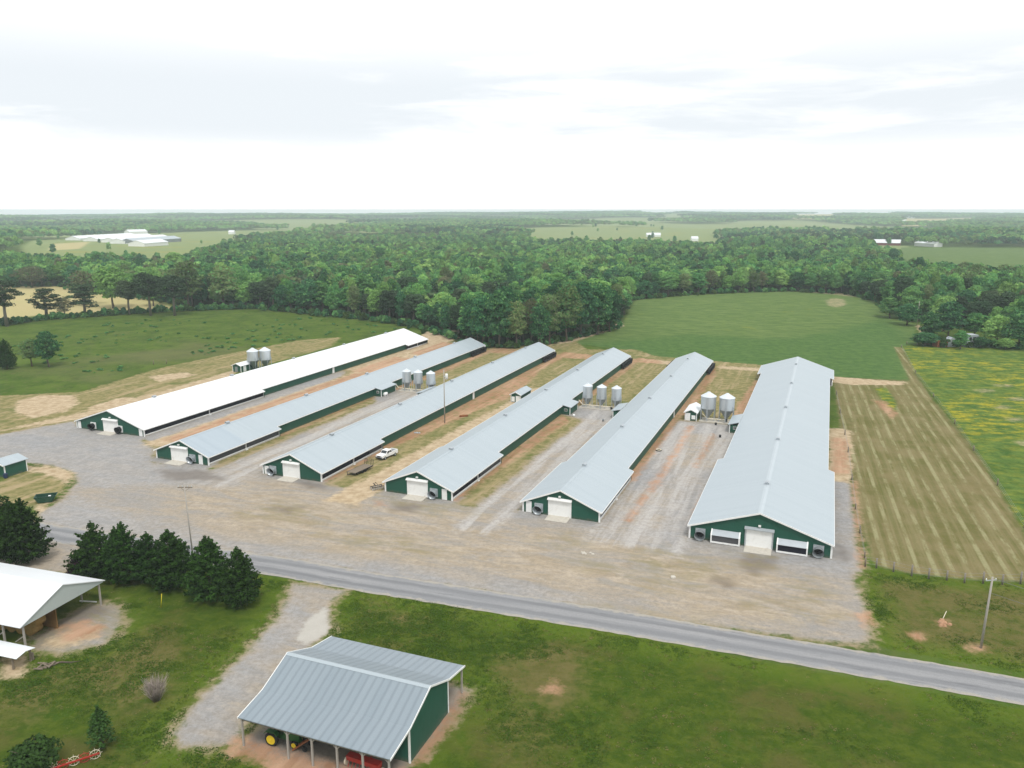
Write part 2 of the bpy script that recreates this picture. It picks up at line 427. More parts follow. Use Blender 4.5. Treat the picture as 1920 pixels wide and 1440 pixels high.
# polar sheet around the camera, finer where the photograph looks
ang = np.radians(np.concatenate([np.arange(-180, -44, 4.0), np.arange(-42, 42.01, 0.22), np.arange(46, 180, 4.0)]))
rad = np.concatenate([[0.5, 8, 16, 24, 32, 40, 46], 50 * 1.0092 ** np.arange(0, 544)])
A, R = np.meshgrid(ang, rad)
GX, GY = (R * np.sin(A)).ravel(), (R * np.cos(A)).ravel()
GZ = ground_z(GX, GY)
SD = {k: union(v, GX, GY, 120.0 if k in ('pale', 'tan') else 30.0) for k, v in ZONES.items()}
_r = np.hypot(GX, GY)
SD['pale'] = np.where(_r > 1700, np.maximum(SD['pale'], np.clip((vnoise(GX, GY * .55, 420, 5) - .60) * 260, -30, 60)), SD['pale'])
SD['hay'] = np.minimum(SD['hay'], -inside_sd(ZONES['meadow'][-1], GX, GY))
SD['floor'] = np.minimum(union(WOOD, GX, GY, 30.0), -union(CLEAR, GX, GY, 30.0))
nA, nR = len(ang), len(rad)
idx = np.arange(nA * nR).reshape(nR, nA)
nxt = np.roll(idx, -1, axis=1)
quads = np.stack([idx[:-1].ravel(), nxt[:-1].ravel(), nxt[1:].ravel(), idx[1:].ravel()], 1)[:, ::-1]


gm, t, p = new_mat('ground', 1.0, 0.02)
P = t.pos()
n_big = t.noise(P, 0.012, 3, 0.55)
n_mid = t.noise(P, 0.09, 4, 0.6)
n_sm = t.noise(P, 0.55, 5, 0.65)
n_fine = t.noise(P, 3.2, 4, 0.7)
stretch = t.noise(t.mapping(P, (0.075, 0.27, 0.2), (0, 0, 0.33)), 1.0, 6, 0.66, 0.9)   # tracks along the road
stretchL = t.noise(t.mapping(P, (0.45, 0.035, 0.2), (0, 0, TH)), 1.0, 5, 0.6, 0.4)     # along the barns
edge = t.math('ADD', t.math('MULTIPLY', t.math('SUBTRACT', n_sm, 0.5), 3.4), t.math('MULTIPLY', t.math('SUBTRACT', n_mid, 0.5), 3.0))
edge = t.math('ADD', edge, t.math('MULTIPLY', t.math('SUBTRACT', n_fine, 0.5), 1.0))


def mask(name, w=0.5, amp=1.0, off=0.0):
    v = t.math('ADD', t.attr('z_' + name), t.math('MULTIPLY', edge, amp))
    return t.step(v, off - w, off + w)


# rough pasture, with browner and darker stands
c = t.mix(t.step(n_mid, 0.35, 0.65), (0.052, 0.096, 0.014), (0.088, 0.136, 0.022))
c = t.mix(t.step(n_sm, 0.5, 0.72), c, (0.105, 0.115, 0.040))
c = t.mix(t.step(t.noise(P, 0.16, 6, 0.75), 0.52, 0.64, 0, 0.75), c, (0.034, 0.066, 0.014))
c = t.mix(t.step(t.noise(P, 0.33, 6, 0.75), 0.54, 0.66, 0, 0.6), c, (0.135, 0.130, 0.048))
c = t.mix(t.step(n_big, 0.52, 0.66, 0, 0.55), c, (0.135, 0.128, 0.062))
# distant fields
pale = t.mix(n_mid, (0.175, 0.225, 0.085), (0.225, 0.262, 0.105))
pale = t.mix(t.step(n_big, 0.54, 0.66, 0, 0.45), pale, (0.27, 0.25, 0.06))
c = t.mix(mask('pale', 6, 2.0), c, pale)
c = t.mix(mask('tan', 4, 1.5), c, t.mix(t.noise(P, 0.03, 4), (0.46, 0.37, 0.20), (0.36, 0.34, 0.15)))
# crop field
crop = t.mix(t.step(t.noise(t.mapping(P, (0.12, 0.4, 1), (0, 0, 0.25)), 1.0, 5, 0.65), 0.35, 0.66), (0.078, 0.130, 0.036), (0.130, 0.185, 0.056))
crop = t.mix(t.step(t.noise(P, 0.05, 5, 0.6), 0.62, 0.72, 0, 0.5), crop, (0.18, 0.20, 0.03))
crop = t.mix(t.step(t.noise(P, 0.35, 5, 0.7), 0.56, 0.7, 0, 0.6), crop, (0.046, 0.092, 0.026))
crop = t.mix(t.math('MULTIPLY', mask('croplow', 7, 5), 0.75), crop, t.mix(t.step(t.noise(P, 0.30, 6, 0.7), 0.38, 0.62), (0.042, 0.098, 0.026), (0.082, 0.150, 0.040)))
c = t.mix(mask('crop', 1.0, 1.0), c, crop)
# flowering meadow
yel = t.math('MULTIPLY', t.step(t.noise(t.mapping(P, (0.16, 0.30, 1), (0, 0, 0.15)), 1.0, 7, 0.75), 0.45, 0.60), t.step(t.noise(P, 0.022, 3), 0.34, 0.58, 0.25, 1.0))
mead = t.mix(t.step(t.noise(P, 0.30, 6, 0.7), 0.38, 0.62), (0.046, 0.100, 0.022), (0.105, 0.165, 0.036))
mead = t.mix(t.math('MULTIPLY', yel, t.step(n_sm, 0.30, 0.62, 0.25, 0.95)), mead, (0.36, 0.31, 0.024))
c = t.mix(mask('meadow', 1.0, 0.8), c, mead)
# mown hay with windrows running down the field
h0, h1 = Vector(gp(1706, 712)), Vector(gp(1925, 1010))
ha = math.atan2(h1.x - h0.x, h1.y - h0.y)
hv = t.mapping(P, (1, 1, 1), (0, 0, ha))
wv = t.n.new('ShaderNodeTexWave'); wv.wave_type = 'BANDS'; wv.bands_direction = 'X'
t.l.new(t.mapping(hv, (1, 0.03, 1)), wv.inputs['Vector']); wv.inputs['Scale'].default_value = 0.125
wv.inputs['Distortion'].default_value = 3.6; wv.inputs['Detail'].default_value = 4; wv.inputs['Detail Scale'].default_value = 0.5
hay_s = t.noise(t.mapping(hv, (0.9, 0.03, 1)), 1.0, 6, 0.62, 0.3)
hay = t.mix(t.step(t.noise(P, 0.11, 6, 0.65), 0.36, 0.64), (0.128, 0.122, 0.040), (0.200, 0.165, 0.080))
hay = t.mix(t.step(hay_s, 0.42, 0.64, 0, 0.55), hay, (0.250, 0.215, 0.112))
hay = t.mix(t.math('MULTIPLY', t.step(wv.outputs['Fac'], 0.66, 0.97), t.step(t.noise(t.mapping(hv, (0.4, 0.10, 1)), 1.0, 6, 0.75), 0.40, 0.60, 0.0, 0.8)), hay, (0.315, 0.300, 0.165))
hay = t.mix(t.math('MULTIPLY', t.step(wv.outputs['Fac'], 0.34, 0.05), t.step(t.noise(t.mapping(hv, (0.3, 0.06, 1)), 1.0, 5, 0.7), 0.42, 0.6, 0.0, 0.4)), hay, (0.105, 0.115, 0.032))
hay = t.mix(t.step(n_fine, 0.3, 0.7, 0.25, 0.0), hay, (0.09, 0.085, 0.03))
c = t.mix(mask('hay', 0.7, 0.5), c, hay)
# lawn by the road
lawn = t.mix(t.step(n_sm, 0.36, 0.66), (0.044, 0.078, 0.008), (0.076, 0.108, 0.012))
lawn = t.mix(t.step(n_mid, 0.47, 0.64, 0, 0.8), lawn, (0.100, 0.094, 0.026))
lawn = t.mix(t.step(t.noise(P, 0.25, 5, 0.7), 0.56, 0.66, 0, 0.75), lawn, (0.040, 0.084, 0.007))
lawn = t.mix(t.step(t.noise(P, 1.1, 5, 0.7), 0.64, 0.74, 0, 0.6), lawn, (0.19, 0.155, 0.08))
lawn = t.mix(t.step(n_fine, 0.3, 0.75), t.mix(0.25, lawn, (0.016, 0.032, 0.006)), lawn)
lawn = t.mix(t.math('MULTIPLY', mask('brown', 2.5, 2.5), t.step(t.noise(P, 0.35, 6, 0.7), 0.36, 0.6, 0.2, 0.85)), lawn, t.mix(n_sm, (0.112, 0.102, 0.032), (0.150, 0.125, 0.050)))
lawn = t.mix(t.step(t.noise(t.mapping(P, (0.25, 1.2, 1), (0, 0, 0.33)), 1.0, 6, 0.75), 0.54, 0.70, 0, 0.55), lawn, (0.108, 0.128, 0.020))
fr = t.math('MAXIMUM', t.step(t.math('ADD', t.attr('z_gravel'), edge), -6.0, -0.5), t.step(t.math('ADD', t.attr('z_lawn'), edge), 6.0, 1.0))
lawn = t.mix(t.math('MULTIPLY', fr, 0.6), lawn, t.mix(n_sm, (0.066, 0.118, 0.010), (0.112, 0.158, 0.018)))
c = t.mix(mask('lawn', 0.4, 0.35), c, lawn)
# dry grass between the barns
weed = t.mix(t.step(n_sm, 0.35, 0.65), (0.150, 0.150, 0.055), (0.285, 0.235, 0.115))
weed = t.mix(t.step(stretchL, 0.5, 0.68, 0, 0.8), weed, (0.37, 0.285, 0.17))
weed = t.mix(t.step(n_mid, 0.52, 0.68, 0, 0.75), weed, (0.110, 0.135, 0.040))
c = t.mix(mask('weed', 0.8, 1.0), c, weed)
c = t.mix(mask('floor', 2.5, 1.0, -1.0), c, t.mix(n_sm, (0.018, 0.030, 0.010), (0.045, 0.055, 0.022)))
# crushed stone: grey and tan in long tracks
grav = t.mix(t.step(stretch, 0.36, 0.64), (0.335, 0.315, 0.290), (0.405, 0.345, 0.270))
grav = t.mix(t.step(t.noise(P, 0.035, 4, 0.55), 0.50, 0.66, 0, 0.75), grav, (0.295, 0.298, 0.305))
grav = t.mix(t.step(t.noise(t.mapping(P, (0.09, 0.5, 1), (0, 0, 0.33)), 1.0, 6, 0.7), 0.60, 0.72, 0, 0.55), grav, (0.255, 0.240, 0.165))
grav = t.mix(t.step(t.noise(P, 0.7, 6, 0.75), 0.58, 0.72, 0, 0.5), grav, (0.46, 0.43, 0.39))
grav = t.mix(t.step(n_fine, 0.28, 0.72), t.mix(0.32, grav, (0.16, 0.14, 0.12)), grav)
grav = t.mix(t.math('MULTIPLY', mask('grey', 3, 2.5), 0.62), grav, t.mix(t.step(t.noise(P, 0.3, 6, 0.7), 0.35, 0.65), (0.275, 0.285, 0.30), (0.365, 0.365, 0.37)))
grav = t.mix(t.math('MULTIPLY', mask('ytan', 5, 5), t.step(stretch, 0.34, 0.60, 0.15, 0.85)), grav, t.mix(t.step(t.noise(t.mapping(P, (0.17, 0.45, 1), (0, 0, 0.33)), 1.0, 7, 0.75, 0.6), 0.36, 0.66), (0.315, 0.255, 0.175), (0.455, 0.385, 0.30)))
grav = t.mix(t.math('MULTIPLY', mask('lane', 1.5, 1.0), t.step(stretchL, 0.36, 0.62, 0, 0.8)), grav, (0.46, 0.44, 0.42))
grav = t.mix(t.math('MULTIPLY', mask('stain_shade', 1.5, 1.6), 0.6), grav, (0.13, 0.105, 0.085))  # darkens the dirty spots, and paints in the shade beneath the two sheds
grav = t.mix(t.step(t.noise(P, 1.1, 6, 0.82), 0.36, 0.62, 0.34, 0.0), grav, (0.14, 0.125, 0.105))
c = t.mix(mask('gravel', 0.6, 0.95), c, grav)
worn = t.step(t.math('ABSOLUTE', t.math('ADD', t.attr('z_gravel'), t.math('ADD', t.math('MULTIPLY', edge, 0.95), 0.25))), 1.5, 0.15)
c = t.mix(t.math('MULTIPLY', worn, t.step(n_sm, 0.38, 0.62, 0.1, 0.8)), c, (0.29, 0.235, 0.145))
c = t.mix(t.math('MULTIPLY', t.math('MULTIPLY', mask('moss', 3.5, 2.2), t.step(t.noise(t.mapping(P, (0.16, 0.5, 1), (0, 0, 0.33)), 1.0, 6, 0.7), 0.40, 0.62)), 0.75), c, t.mix(n_sm, (0.155, 0.150, 0.065), (0.30, 0.245, 0.145)))
c = t.mix(mask('dirt', 0.9, 1.1), c, t.mix(t.step(n_sm, 0.3, 0.7), (0.34, 0.255, 0.155), (0.50, 0.40, 0.275)))
c = t.mix(t.math('MULTIPLY', t.math('MULTIPLY', mask('clay', 0.9, 0.9), t.step(t.noise(P, 0.42, 5, 0.7), 0.36, 0.56, 0.35, 1.0)), 0.9), c, t.mix(t.step(stretchL, 0.3, 0.7), (0.30, 0.165, 0.095), (0.47, 0.295, 0.195)))
c = t.mix(mask('chalk', 0.5, 0.5), c, t.mix(n_sm, (0.38, 0.36, 0.32), (0.46, 0.44, 0.40)))
c = t.mix(t.math('MULTIPLY', t.math('MULTIPLY', mask('patch', 1.6, 1.3), t.step(n_sm, 0.34, 0.6, 0.25, 0.9)), 0.8), c, (0.37, 0.30, 0.19))
t.set(p.inputs['Base Color'], c)
t.set(p.inputs['Normal'], t.bump(t.math('ADD', n_sm, t.math('MULTIPLY', n_fine, 0.35)), 0.55, 0.25))

zone_of = np.zeros(len(quads), int)
zn = ['terrain', 'pasture', 'crop_field', 'flower_meadow', 'hay_field', 'lawn', 'barn_grounds', 'gravel_yard', 'forest_floor']
fx, fy = GX[quads].mean(1), GY[quads].mean(1)
past = union([PX((-200, 600), (0, 616), (330, 592), (480, 578), (590, 592), (740, 608), (860, 640), (760, 625), (620, 640), (430, 665), (150, 735), (-200, 770))], fx, fy)
zone_of[past > 0] = 1
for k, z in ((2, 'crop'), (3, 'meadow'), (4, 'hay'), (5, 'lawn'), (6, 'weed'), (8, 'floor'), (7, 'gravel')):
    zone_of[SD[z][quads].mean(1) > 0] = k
for k, name in enumerate(zn):
    q = quads[zone_of == k]
    if not len(q): continue
    u, inv = np.unique(q, return_inverse=True)
    me = bpy.data.meshes.new(name)
    me.vertices.add(len(u)); me.vertices.foreach_set('co', np.stack([GX[u], GY[u], GZ[u]], 1).ravel())
    me.loops.add(q.size); me.loops.foreach_set('vertex_index', inv.ravel().astype(np.int32))
    me.polygons.add(len(q)); me.polygons.foreach_set('loop_start', np.arange(0, q.size, 4, dtype=np.int32))
    me.update(calc_edges=True)
    me.polygons.foreach_set('use_smooth', np.ones(len(q), bool))
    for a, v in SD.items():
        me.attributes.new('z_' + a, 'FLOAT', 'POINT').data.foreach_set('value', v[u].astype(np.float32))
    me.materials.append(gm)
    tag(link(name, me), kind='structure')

# road
rm, t, p = new_mat('asphalt', 0.9, 0.15)
P = t.pos(); u = t.attr('across')
tr = t.math('ADD', u, t.math('MULTIPLY', t.math('SUBTRACT', t.noise(P, 0.25, 4), 0.5), 0.25))
wheel = t.math('ADD', t.step(t.math('ABSOLUTE', t.math('SUBTRACT', tr, -0.42)), 0.26, 0.06), t.step(t.math('ABSOLUTE', t.math('SUBTRACT', tr, 0.40)), 0.26, 0.06))
along = t.noise(t.mapping(P, (0.04, 0.8, 1), (0, 0, 0.33)), 1.0, 6, 0.65)
c = t.mix(t.step(along, 0.3, 0.7), (0.225, 0.23, 0.24), (0.30, 0.30, 0.305))
c = t.mix(t.math('MULTIPLY', wheel, t.step(along, 0.3, 0.66, 0.25, 0.8)), c, (0.15, 0.155, 0.165))
c = t.mix(t.step(t.math('ABSOLUTE', t.math('ADD', u, t.math('MULTIPLY', t.math('SUBTRACT', t.noise(P, 0.8, 4), 0.5), 0.7))), 0.72, 0.98), c, (0.36, 0.335, 0.29))
c = t.mix(t.step(t.noise(P, 5.0, 4, 0.7), 0.35, 0.7, 0.0, 0.22), c, (0.12, 0.12, 0.12))
c = t.mix(t.math('MULTIPLY', t.step(t.noise(t.mapping(P, (0.12, 0.9, 1), (0, 0, 0.33)), 1.0, 6, 0.75), 0.56, 0.66), 0.6), c, (0.135, 0.138, 0.145))
c = t.mix(t.step(t.noise(t.mapping(P, (0.5, 2.2, 1), (0, 0, 0.33)), 1.0, 5, 0.8), 0.60, 0.72, 0, 0.45), c, (0.34, 0.335, 0.33))
t.set(p.inputs['Base Color'], c)
mid = [(-420, 216), (-260, 178), (-160, 153.2), (-110, 139.2), (-81.2, 129.8), (-38, 116.6), (-23.4, 111.4), (10.3, 100.4), (36.6, 91.2), (59.9, 83.0), (110, 65.0), (200, 32)]
pts = []
for i in range(len(mid) - 1):
    for k in range(24):
        q = k / 24
        a, b = Vector(mid[i]), Vector(mid[i + 1])
        d0 = (Vector(mid[min(i + 1, len(mid) - 1)]) - Vector(mid[max(i - 1, 0)])) * 0.5
        d1 = (Vector(mid[min(i + 2, len(mid) - 1)]) - Vector(mid[i])) * 0.5
        pts.append((2 * q**3 - 3 * q**2 + 1) * a + (q**3 - 2 * q**2 + q) * d0 + (-2 * q**3 + 3 * q**2) * b + (q**3 - q**2) * d1)
vs, fs, ac = [], [], []
for i, q in enumerate(pts):
    d = (pts[min(i + 1, len(pts) - 1)] - pts[max(i - 1, 0)]).normalized(); nrm = Vector((-d.y, d.x))
    for k in range(5):
        w = -1 + k * 0.5
        jit = (random.uniform(-.14, .14) if abs(w) == 1 else 0)
        e = q + nrm * (w * 3.05 + jit)
        vs.append((e.x, e.y, 0.03 + 0.05 * (1 - w * w))); ac.append(w)
    if i:
        for k in range(4): fs.append(((i - 1) * 5 + k, (i - 1) * 5 + k + 1, i * 5 + k + 1, i * 5 + k)[::-1])
me = bpy.data.meshes.new('road'); me.from_pydata(vs, [], fs); me.materials.append(rm)
me.attributes.new('across', 'FLOAT', 'POINT').data.foreach_set('value', ac)
me.polygons.foreach_set('use_smooth', [True] * len(fs))
tag(link('road', me), kind='structure')

# ------------------------------------------------------------------ building materials
def roof_mat(name, a, b, rough, spec, metal=0.0, sheet=0.92, ribs=0.0, axis=1):
    """ribbed sheet metal: sheets of slightly different tone, faint streaks down the slope"""
    m, t, p = new_mat(name, rough, spec, metal)
    o = t.objc()
    s = t.n.new('ShaderNodeSeparateXYZ'); t.l.new(o, s.inputs[0])
    u = s.outputs[axis]
    w = t.n.new('ShaderNodeTexWhiteNoise'); w.noise_dimensions = '1D'
    t.l.new(t.math('FLOOR', t.math('DIVIDE', u, sheet)), w.inputs['W'])
    sc = [0.25, 0.25, 0.25]; sc[axis] = 1.6
    n = t.noise(t.mapping(o, tuple(sc)), 1.0, 5, 0.6)
    f = t.math('ADD', t.math('MULTIPLY', w.outputs['Value'], 0.45), t.math('MULTIPLY', n, 0.6), clamp=True)
    c = t.mix(f, a, b)
    if ribs:
        r = t.math('PINGPONG', u, sheet * 0.5)
        rb = t.step(r, 0.26, 0.0)
        c = t.mix(t.math('MULTIPLY', rb, ribs), c, [x * 0.72 for x in a])
        t.set(p.inputs['Normal'], t.bump(rb, 0.8, 0.03))
    t.set(p.inputs['Base Color'], c)
    return m


def siding(name, col):
    m, t, p = new_mat(name, 0.55, 0.3)
    o = t.objc(); s = t.n.new('ShaderNodeSeparateXYZ'); t.l.new(o, s.inputs[0])
    u = t.math('ADD', s.outputs[0], s.outputs[1])
    rb = t.step(t.math('PINGPONG', u, 0.15), 0.05, 0.0)
    n = t.noise(o, 0.8, 5, 0.65)
    c = t.mix(n, [x * 0.82 for x in col], [x * 1.2 for x in col])
    c = t.mix(t.math('MULTIPLY', t.step(s.outputs[2], 0.7, 0.0), t.step(t.noise(o, 1.6, 5, 0.7), 0.35, 0.7, 0.1, 0.6)), c, (0.16, 0.11, 0.075))
    t.set(p.inputs['Base Color'], c)
    t.set(p.inputs['Normal'], t.bump(rb, 0.5, 0.02))
    return m


M = {}
M['roof_grey'] = roof_mat('galvanised_roof', (0.345, 0.400, 0.435), (0.388, 0.442, 0.475), 0.42, 0.5)
M['roof_dull'] = roof_mat('dull_roof', (0.315, 0.375, 0.425), (0.37, 0.43, 0.475), 0.42, 0.5)
M['roof_white'] = roof_mat('white_roof', (0.70, 0.735, 0.765), (0.77, 0.79, 0.80), 0.45, 0.5)
M['roof_cap'] = roof_mat('ridge_sheet', (0.40, 0.455, 0.49), (0.44, 0.495, 0.53), 0.42, 0.5)
M['roof_shed'] = roof_mat('shed_roof', (0.205, 0.25, 0.285), (0.245, 0.29, 0.325), 0.36, 0.5, sheet=0.92, ribs=0.5, axis=0)
M['green'] = siding('green_siding', (0.012, 0.078, 0.052))
M['white'] = plain('white_paint', (0.78, 0.79, 0.78), 0.5, 0.4, var=0.05, dirt=(0.45, 0.40, 0.33), damt=0.35)
M['cream'] = plain('cream_pipe', (0.66, 0.60, 0.46), 0.5, 0.4)
M['concrete'] = plain('concrete', (0.50, 0.47, 0.41), 0.9, 0.2, var=0.15, dirt=(0.26, 0.22, 0.18), damt=0.5)
M['galv'] = plain('galvanised_steel', (0.42, 0.46, 0.49), 0.38, 0.6, 0.35, var=0.12)
M['dull'] = plain('grey_plastic', (0.20, 0.22, 0.23), 0.6, 0.3)
M['pad'] = plain('wet_cooling_pad', (0.012, 0.012, 0.02), 0.8, 0.2, var=0.3, scale=3)
M['pad_grey'] = plain('dry_cooling_pad', (0.075, 0.075, 0.08), 0.85, 0.2, var=0.3, scale=3)
M['black'] = plain('black_plastic', (0.012, 0.012, 0.015), 0.55, 0.3)
M['tyre'] = plain('rubber', (0.018, 0.018, 0.018), 0.85, 0.2)
M['glass'] = plain('dark_glass', (0.02, 0.026, 0.03), 0.12, 0.7)
M['wood'] = plain('weathered_wood', (0.20, 0.165, 0.125), 0.9, 0.1, var=0.35, scale=4)
M['pole'] = plain('pole_wood', (0.36, 0.335, 0.30), 0.9, 0.1, var=0.2, scale=2)
M['red'] = plain('red_paint', (0.36, 0.025, 0.018), 0.5, 0.4, dirt=(0.12, 0.06, 0.04), damt=0.5)
M['darkred'] = plain('faded_red', (0.17, 0.035, 0.03), 0.7, 0.2)
M['rust'] = plain('rust', (0.23, 0.085, 0.035), 0.85, 0.2, var=0.35, scale=3)
M['jgreen'] = plain('tractor_green', (0.02, 0.10, 0.02), 0.45, 0.5)
M['jyellow'] = plain('wheel_yellow', (0.68, 0.50, 0.02), 0.5, 0.4, var=0.06)
M['yellow'] = plain('yellow_plastic', (0.62, 0.52, 0.03), 0.6, 0.3)
M['dgreen'] = plain('dark_green_steel', (0.012, 0.055, 0.035), 0.5, 0.4, dirt=(0.05, 0.04, 0.03), damt=0.4)
M['hay'] = plain('hay_bale', (0.26, 0.17, 0.06), 0.95, 0.05, var=0.4, scale=3)
M['bark'] = plain('bark', (0.115, 0.092, 0.072), 0.95, 0.1, var=0.35, scale=3)
M['barkp'] = plain('pale_bark', (0.19, 0.165, 0.14), 0.95, 0.1, var=0.3, scale=3)
M['fence'] = plain('grey_post', (0.22, 0.20, 0.175), 0.95, 0.1, var=0.3, scale=5)
M['wire'] = plain('wire', (0.22, 0.22, 0.22), 0.5, 0.4)
M['truck'] = plain('white_car_paint', (0.80, 0.80, 0.80), 0.3, 0.6, var=0.03)
M['gable_grey'] = plain('grey_gable_sheet', (0.40, 0.45, 0.44), 0.5, 0.4, var=0.06)  # the gable sheet's own grey
M['brown'] = plain('brown_board', (0.20, 0.115, 0.042), 0.9, 0.1, var=0.45, scale=1.2)
M['bluebin'] = plain('dark_blue_plastic', (0.015, 0.03, 0.08), 0.5, 0.4)


# ------------------------------------------------------------------ poultry barns
def make_barn(i, W, F1, he, hr, Ln, hm, ov, roof, label, door, mandoors, fans, style, far=0.0, y0=None):
    t0 = CT[i]; l0 = {0: 142.8, 5: 129.8}.get(i, 130.7)
    root = empty('poultry_barn', tl(t0, l0) + (0,), -TH, label, 'barn', 'row of long green poultry barns')
    hw = W / 2; xe = hw + ov; s = (hr - he) / xe
    zr = lambda x: hr - s * abs(x)
    wide = [(-0.35, F1, xe), (F1, Ln - far, hm)] + ([(Ln - far, Ln, xe)] if far else [])
    th = 0.14
    mats = [M[roof], M['roof_dull']]
    b = MB()
    for (ya, yb, x) in wide:
        segs = [(ya, yb, 0)]
        if i == 1 and ya < 0: segs = [(ya, 12.4, 1), (12.4, yb, 0)]
        for (a, e, mi) in segs:
            for sg in (-1, 1):
                b.prism([(0, hr), (sg * x, zr(x)), (sg * x, zr(x) - th), (0, hr - th)], a, e, 'y', mi if sg > 0 else 0)
    rf = b.build('roof', mats, root)
    b = MB()          # white edge trim and ridge cap
    for sg in (-1, 1):
        for (ya, yy) in ((-0.43, -0.352), (Ln + 0.002, Ln + 0.07)):
            x = xe if (ya < 0 or far) else hm
            b.prism([(0, hr + .03), (sg * (x + .03), zr(x) + .03), (sg * (x + .03), zr(x) - .26), (0, hr - .26)], ya, yy, 'y')
        for (ya, yb, x) in wide:
            b.box(*sorted((sg * (x + 0.002), sg * (x + 0.07))), ya, yb, zr(x) - .2, zr(x) + .015)
        for (ya, xa, xb) in [(F1 + .002, hm + .08, xe + .06)] + ([(Ln - far - .08, hm + .08, xe + .06)] if far else []):
            b.prism([(sg * xa, zr(xa) + .02), (sg * xb, zr(xb) + .02), (sg * xb, zr(xb) - .2), (sg * xa, zr(xa) - .2)], ya, ya + .07, 'y')
    b.build('roof_trim', M['white'], root)
    b = MB()
    for sg in (-1, 1):
        b.prism([(0, hr + .05), (sg * .42, zr(.42) + .05), (sg * .42, zr(.42) + .012), (0, hr + .012)], -0.34, Ln, 'y')
    b.build('ridge_cap', M['roof_white'] if i == 0 else M['roof_cap'] if i == 5 else M[roof], root)
    for k in range(5):
        y = 15 + k * (Ln - 30) / 4
        v = MB().box(-.35, .35, y - .5, y + .5, hr + .051, hr + .34)
        v.prism([(-.42, hr + .34), (.42, hr + .34), (0, hr + .5)], y - .58, y + .58, 'y')
        v.build('roof_vent', M['galv'], root)
    # walls
    def gable(ya, yb, x):
        k = x
        return [(-k, 0), (k, 0), (k, zr(k) - th - .02), (0, hr - th - .02), (-k, zr(k) - th - .02)]
    MB().prism(gable(0, 0, hw), 0, 0.14, 'y').build('gable_wall', M['green'], root)
    xm = hm - 0.32
    b = MB().prism(gable(0, 0, hw if far else xm), Ln - .35, Ln - .2, 'y')
    b.build('end_wall', M['green'], root)
    for sg in (-1, 1):
        b = MB().box(*sorted((sg * (xm - .14), sg * xm)), F1 - .12, Ln - .37 - (0 if not far else 0), 0.02, zr(xm) - th - .02)
        b.box(*sorted((sg * xm, sg * (hw - .02))), F1 - .12, F1 - .02, 0.02, zr(hw) - th - .03)
        b.build('side_wall', M['green'], root)
    # cooling pads under the wide eaves
    cells = [(0, F1)] + ([(Ln - far, Ln)] if far else [])
    for sg in (-1, 1):
        for (a, e) in cells:
            n = 2
            for k in range(n):
                ya, yb = a + (e - a) * k / n + .25, a + (e - a) * (k + 1) / n - .2
                mat = M['pad']
                if sg > 0 and i in (1, 4): mat = M['pad_grey']
                if sg > 0 and i in (2, 3) and k == 1:
                    ys = ya + (yb - ya) * (.55 if i == 2 else .1)
                    MB().box(*sorted((sg * (hw - .55), sg * (hw - .35))), ya, ys, 0.42, zr(hw) - th - .05).build('cooling_pad', M['pad'], root)
                    ya, mat = ys + .02, M['pad_grey']
                MB().box(*sorted((sg * (hw - .55), sg * (hw - .35))), ya, yb, 0.42, zr(hw) - th - .05).build('cooling_pad', mat, root)
            b = MB().box(*sorted((sg * (hw - .62), sg * (hw - .1))), a + .18, e - .16, 0.02, 0.2)
            b.build('pad_footing', M['concrete'], root)
            b = MB().tube([(sg * (hw - .22), a + .05, .33), (sg * (hw - .22), e - .05, .33)], .13, 8)
            b.build('gutter_pipe', M['white'], root)
            for y in (a + (e - a) / 2, e - .06):
                b = MB().box(*sorted((sg * (hw - .33), sg * (hw - .13))), y - .1, y + .1, 0.47, zr(hw) - th - .04)
                if y < e - 1: b.box(*sorted((sg * (hw - .4), sg * (hw + .12))), y - .35, y + .35, .02, .19)
                b.build('eave_post', M['white'], root)
    for sg in (-1, 1):
        MB().box(*sorted((sg * (hw - .28), sg * (hw + .02))), -.03, .17, 0.0, zr(hw) - th - .03).build('corner_trim', M['white'], root)
    # big door, hood, ramp and lamp
    dx0, dx1 = door; dh = 3.05
    d = MB()
    for k in range(4): d.box(dx0, dx1, -.10, -.004, k * dh / 4 + .015, (k + 1) * dh / 4 - .015)
    d.box(dx0 + .02, dx1 - .02, -.075, -.005, .02, dh - .02)
    d = d.build('overhead_door', M['white'], root)
    b = MB().box(dx0 - .22, dx0 - .01, -.16, -.003, 0, dh + .1).box(dx1 + .01, dx1 + .22, -.16, -.003, 0, dh + .1)
    b.prism([(-.003, dh + .5), (-.5, dh + .22), (-.5, dh + .08), (-.003, dh + .08)], dx0 - .32, dx1 + .32, 'x')
    b.build('door_hood', M['white'] if style != 'wide' else M['galv'], d)
    MB().prism([(-.012, .02), (-.012, .16), (-2.6, .06), (-2.6, .02)], dx0 - .1, dx1 + .1, 'x').build('door_ramp', M['concrete'], root)
    MB().box(-.2 + (dx0 + dx1) / 2, .2 + (dx0 + dx1) / 2, -.32, -.003, dh + .72, dh + .98).build('wall_lamp', M['white'], root)
    for x in mandoors:
        b = MB().box(x - .55, x + .55, -.05, -.004, .05, 2.2 if abs(x) < hw - 1.2 else 1.85)
        b.build('door', M['white'], root)
    for x in fans:
        add_fan(root, x, style)
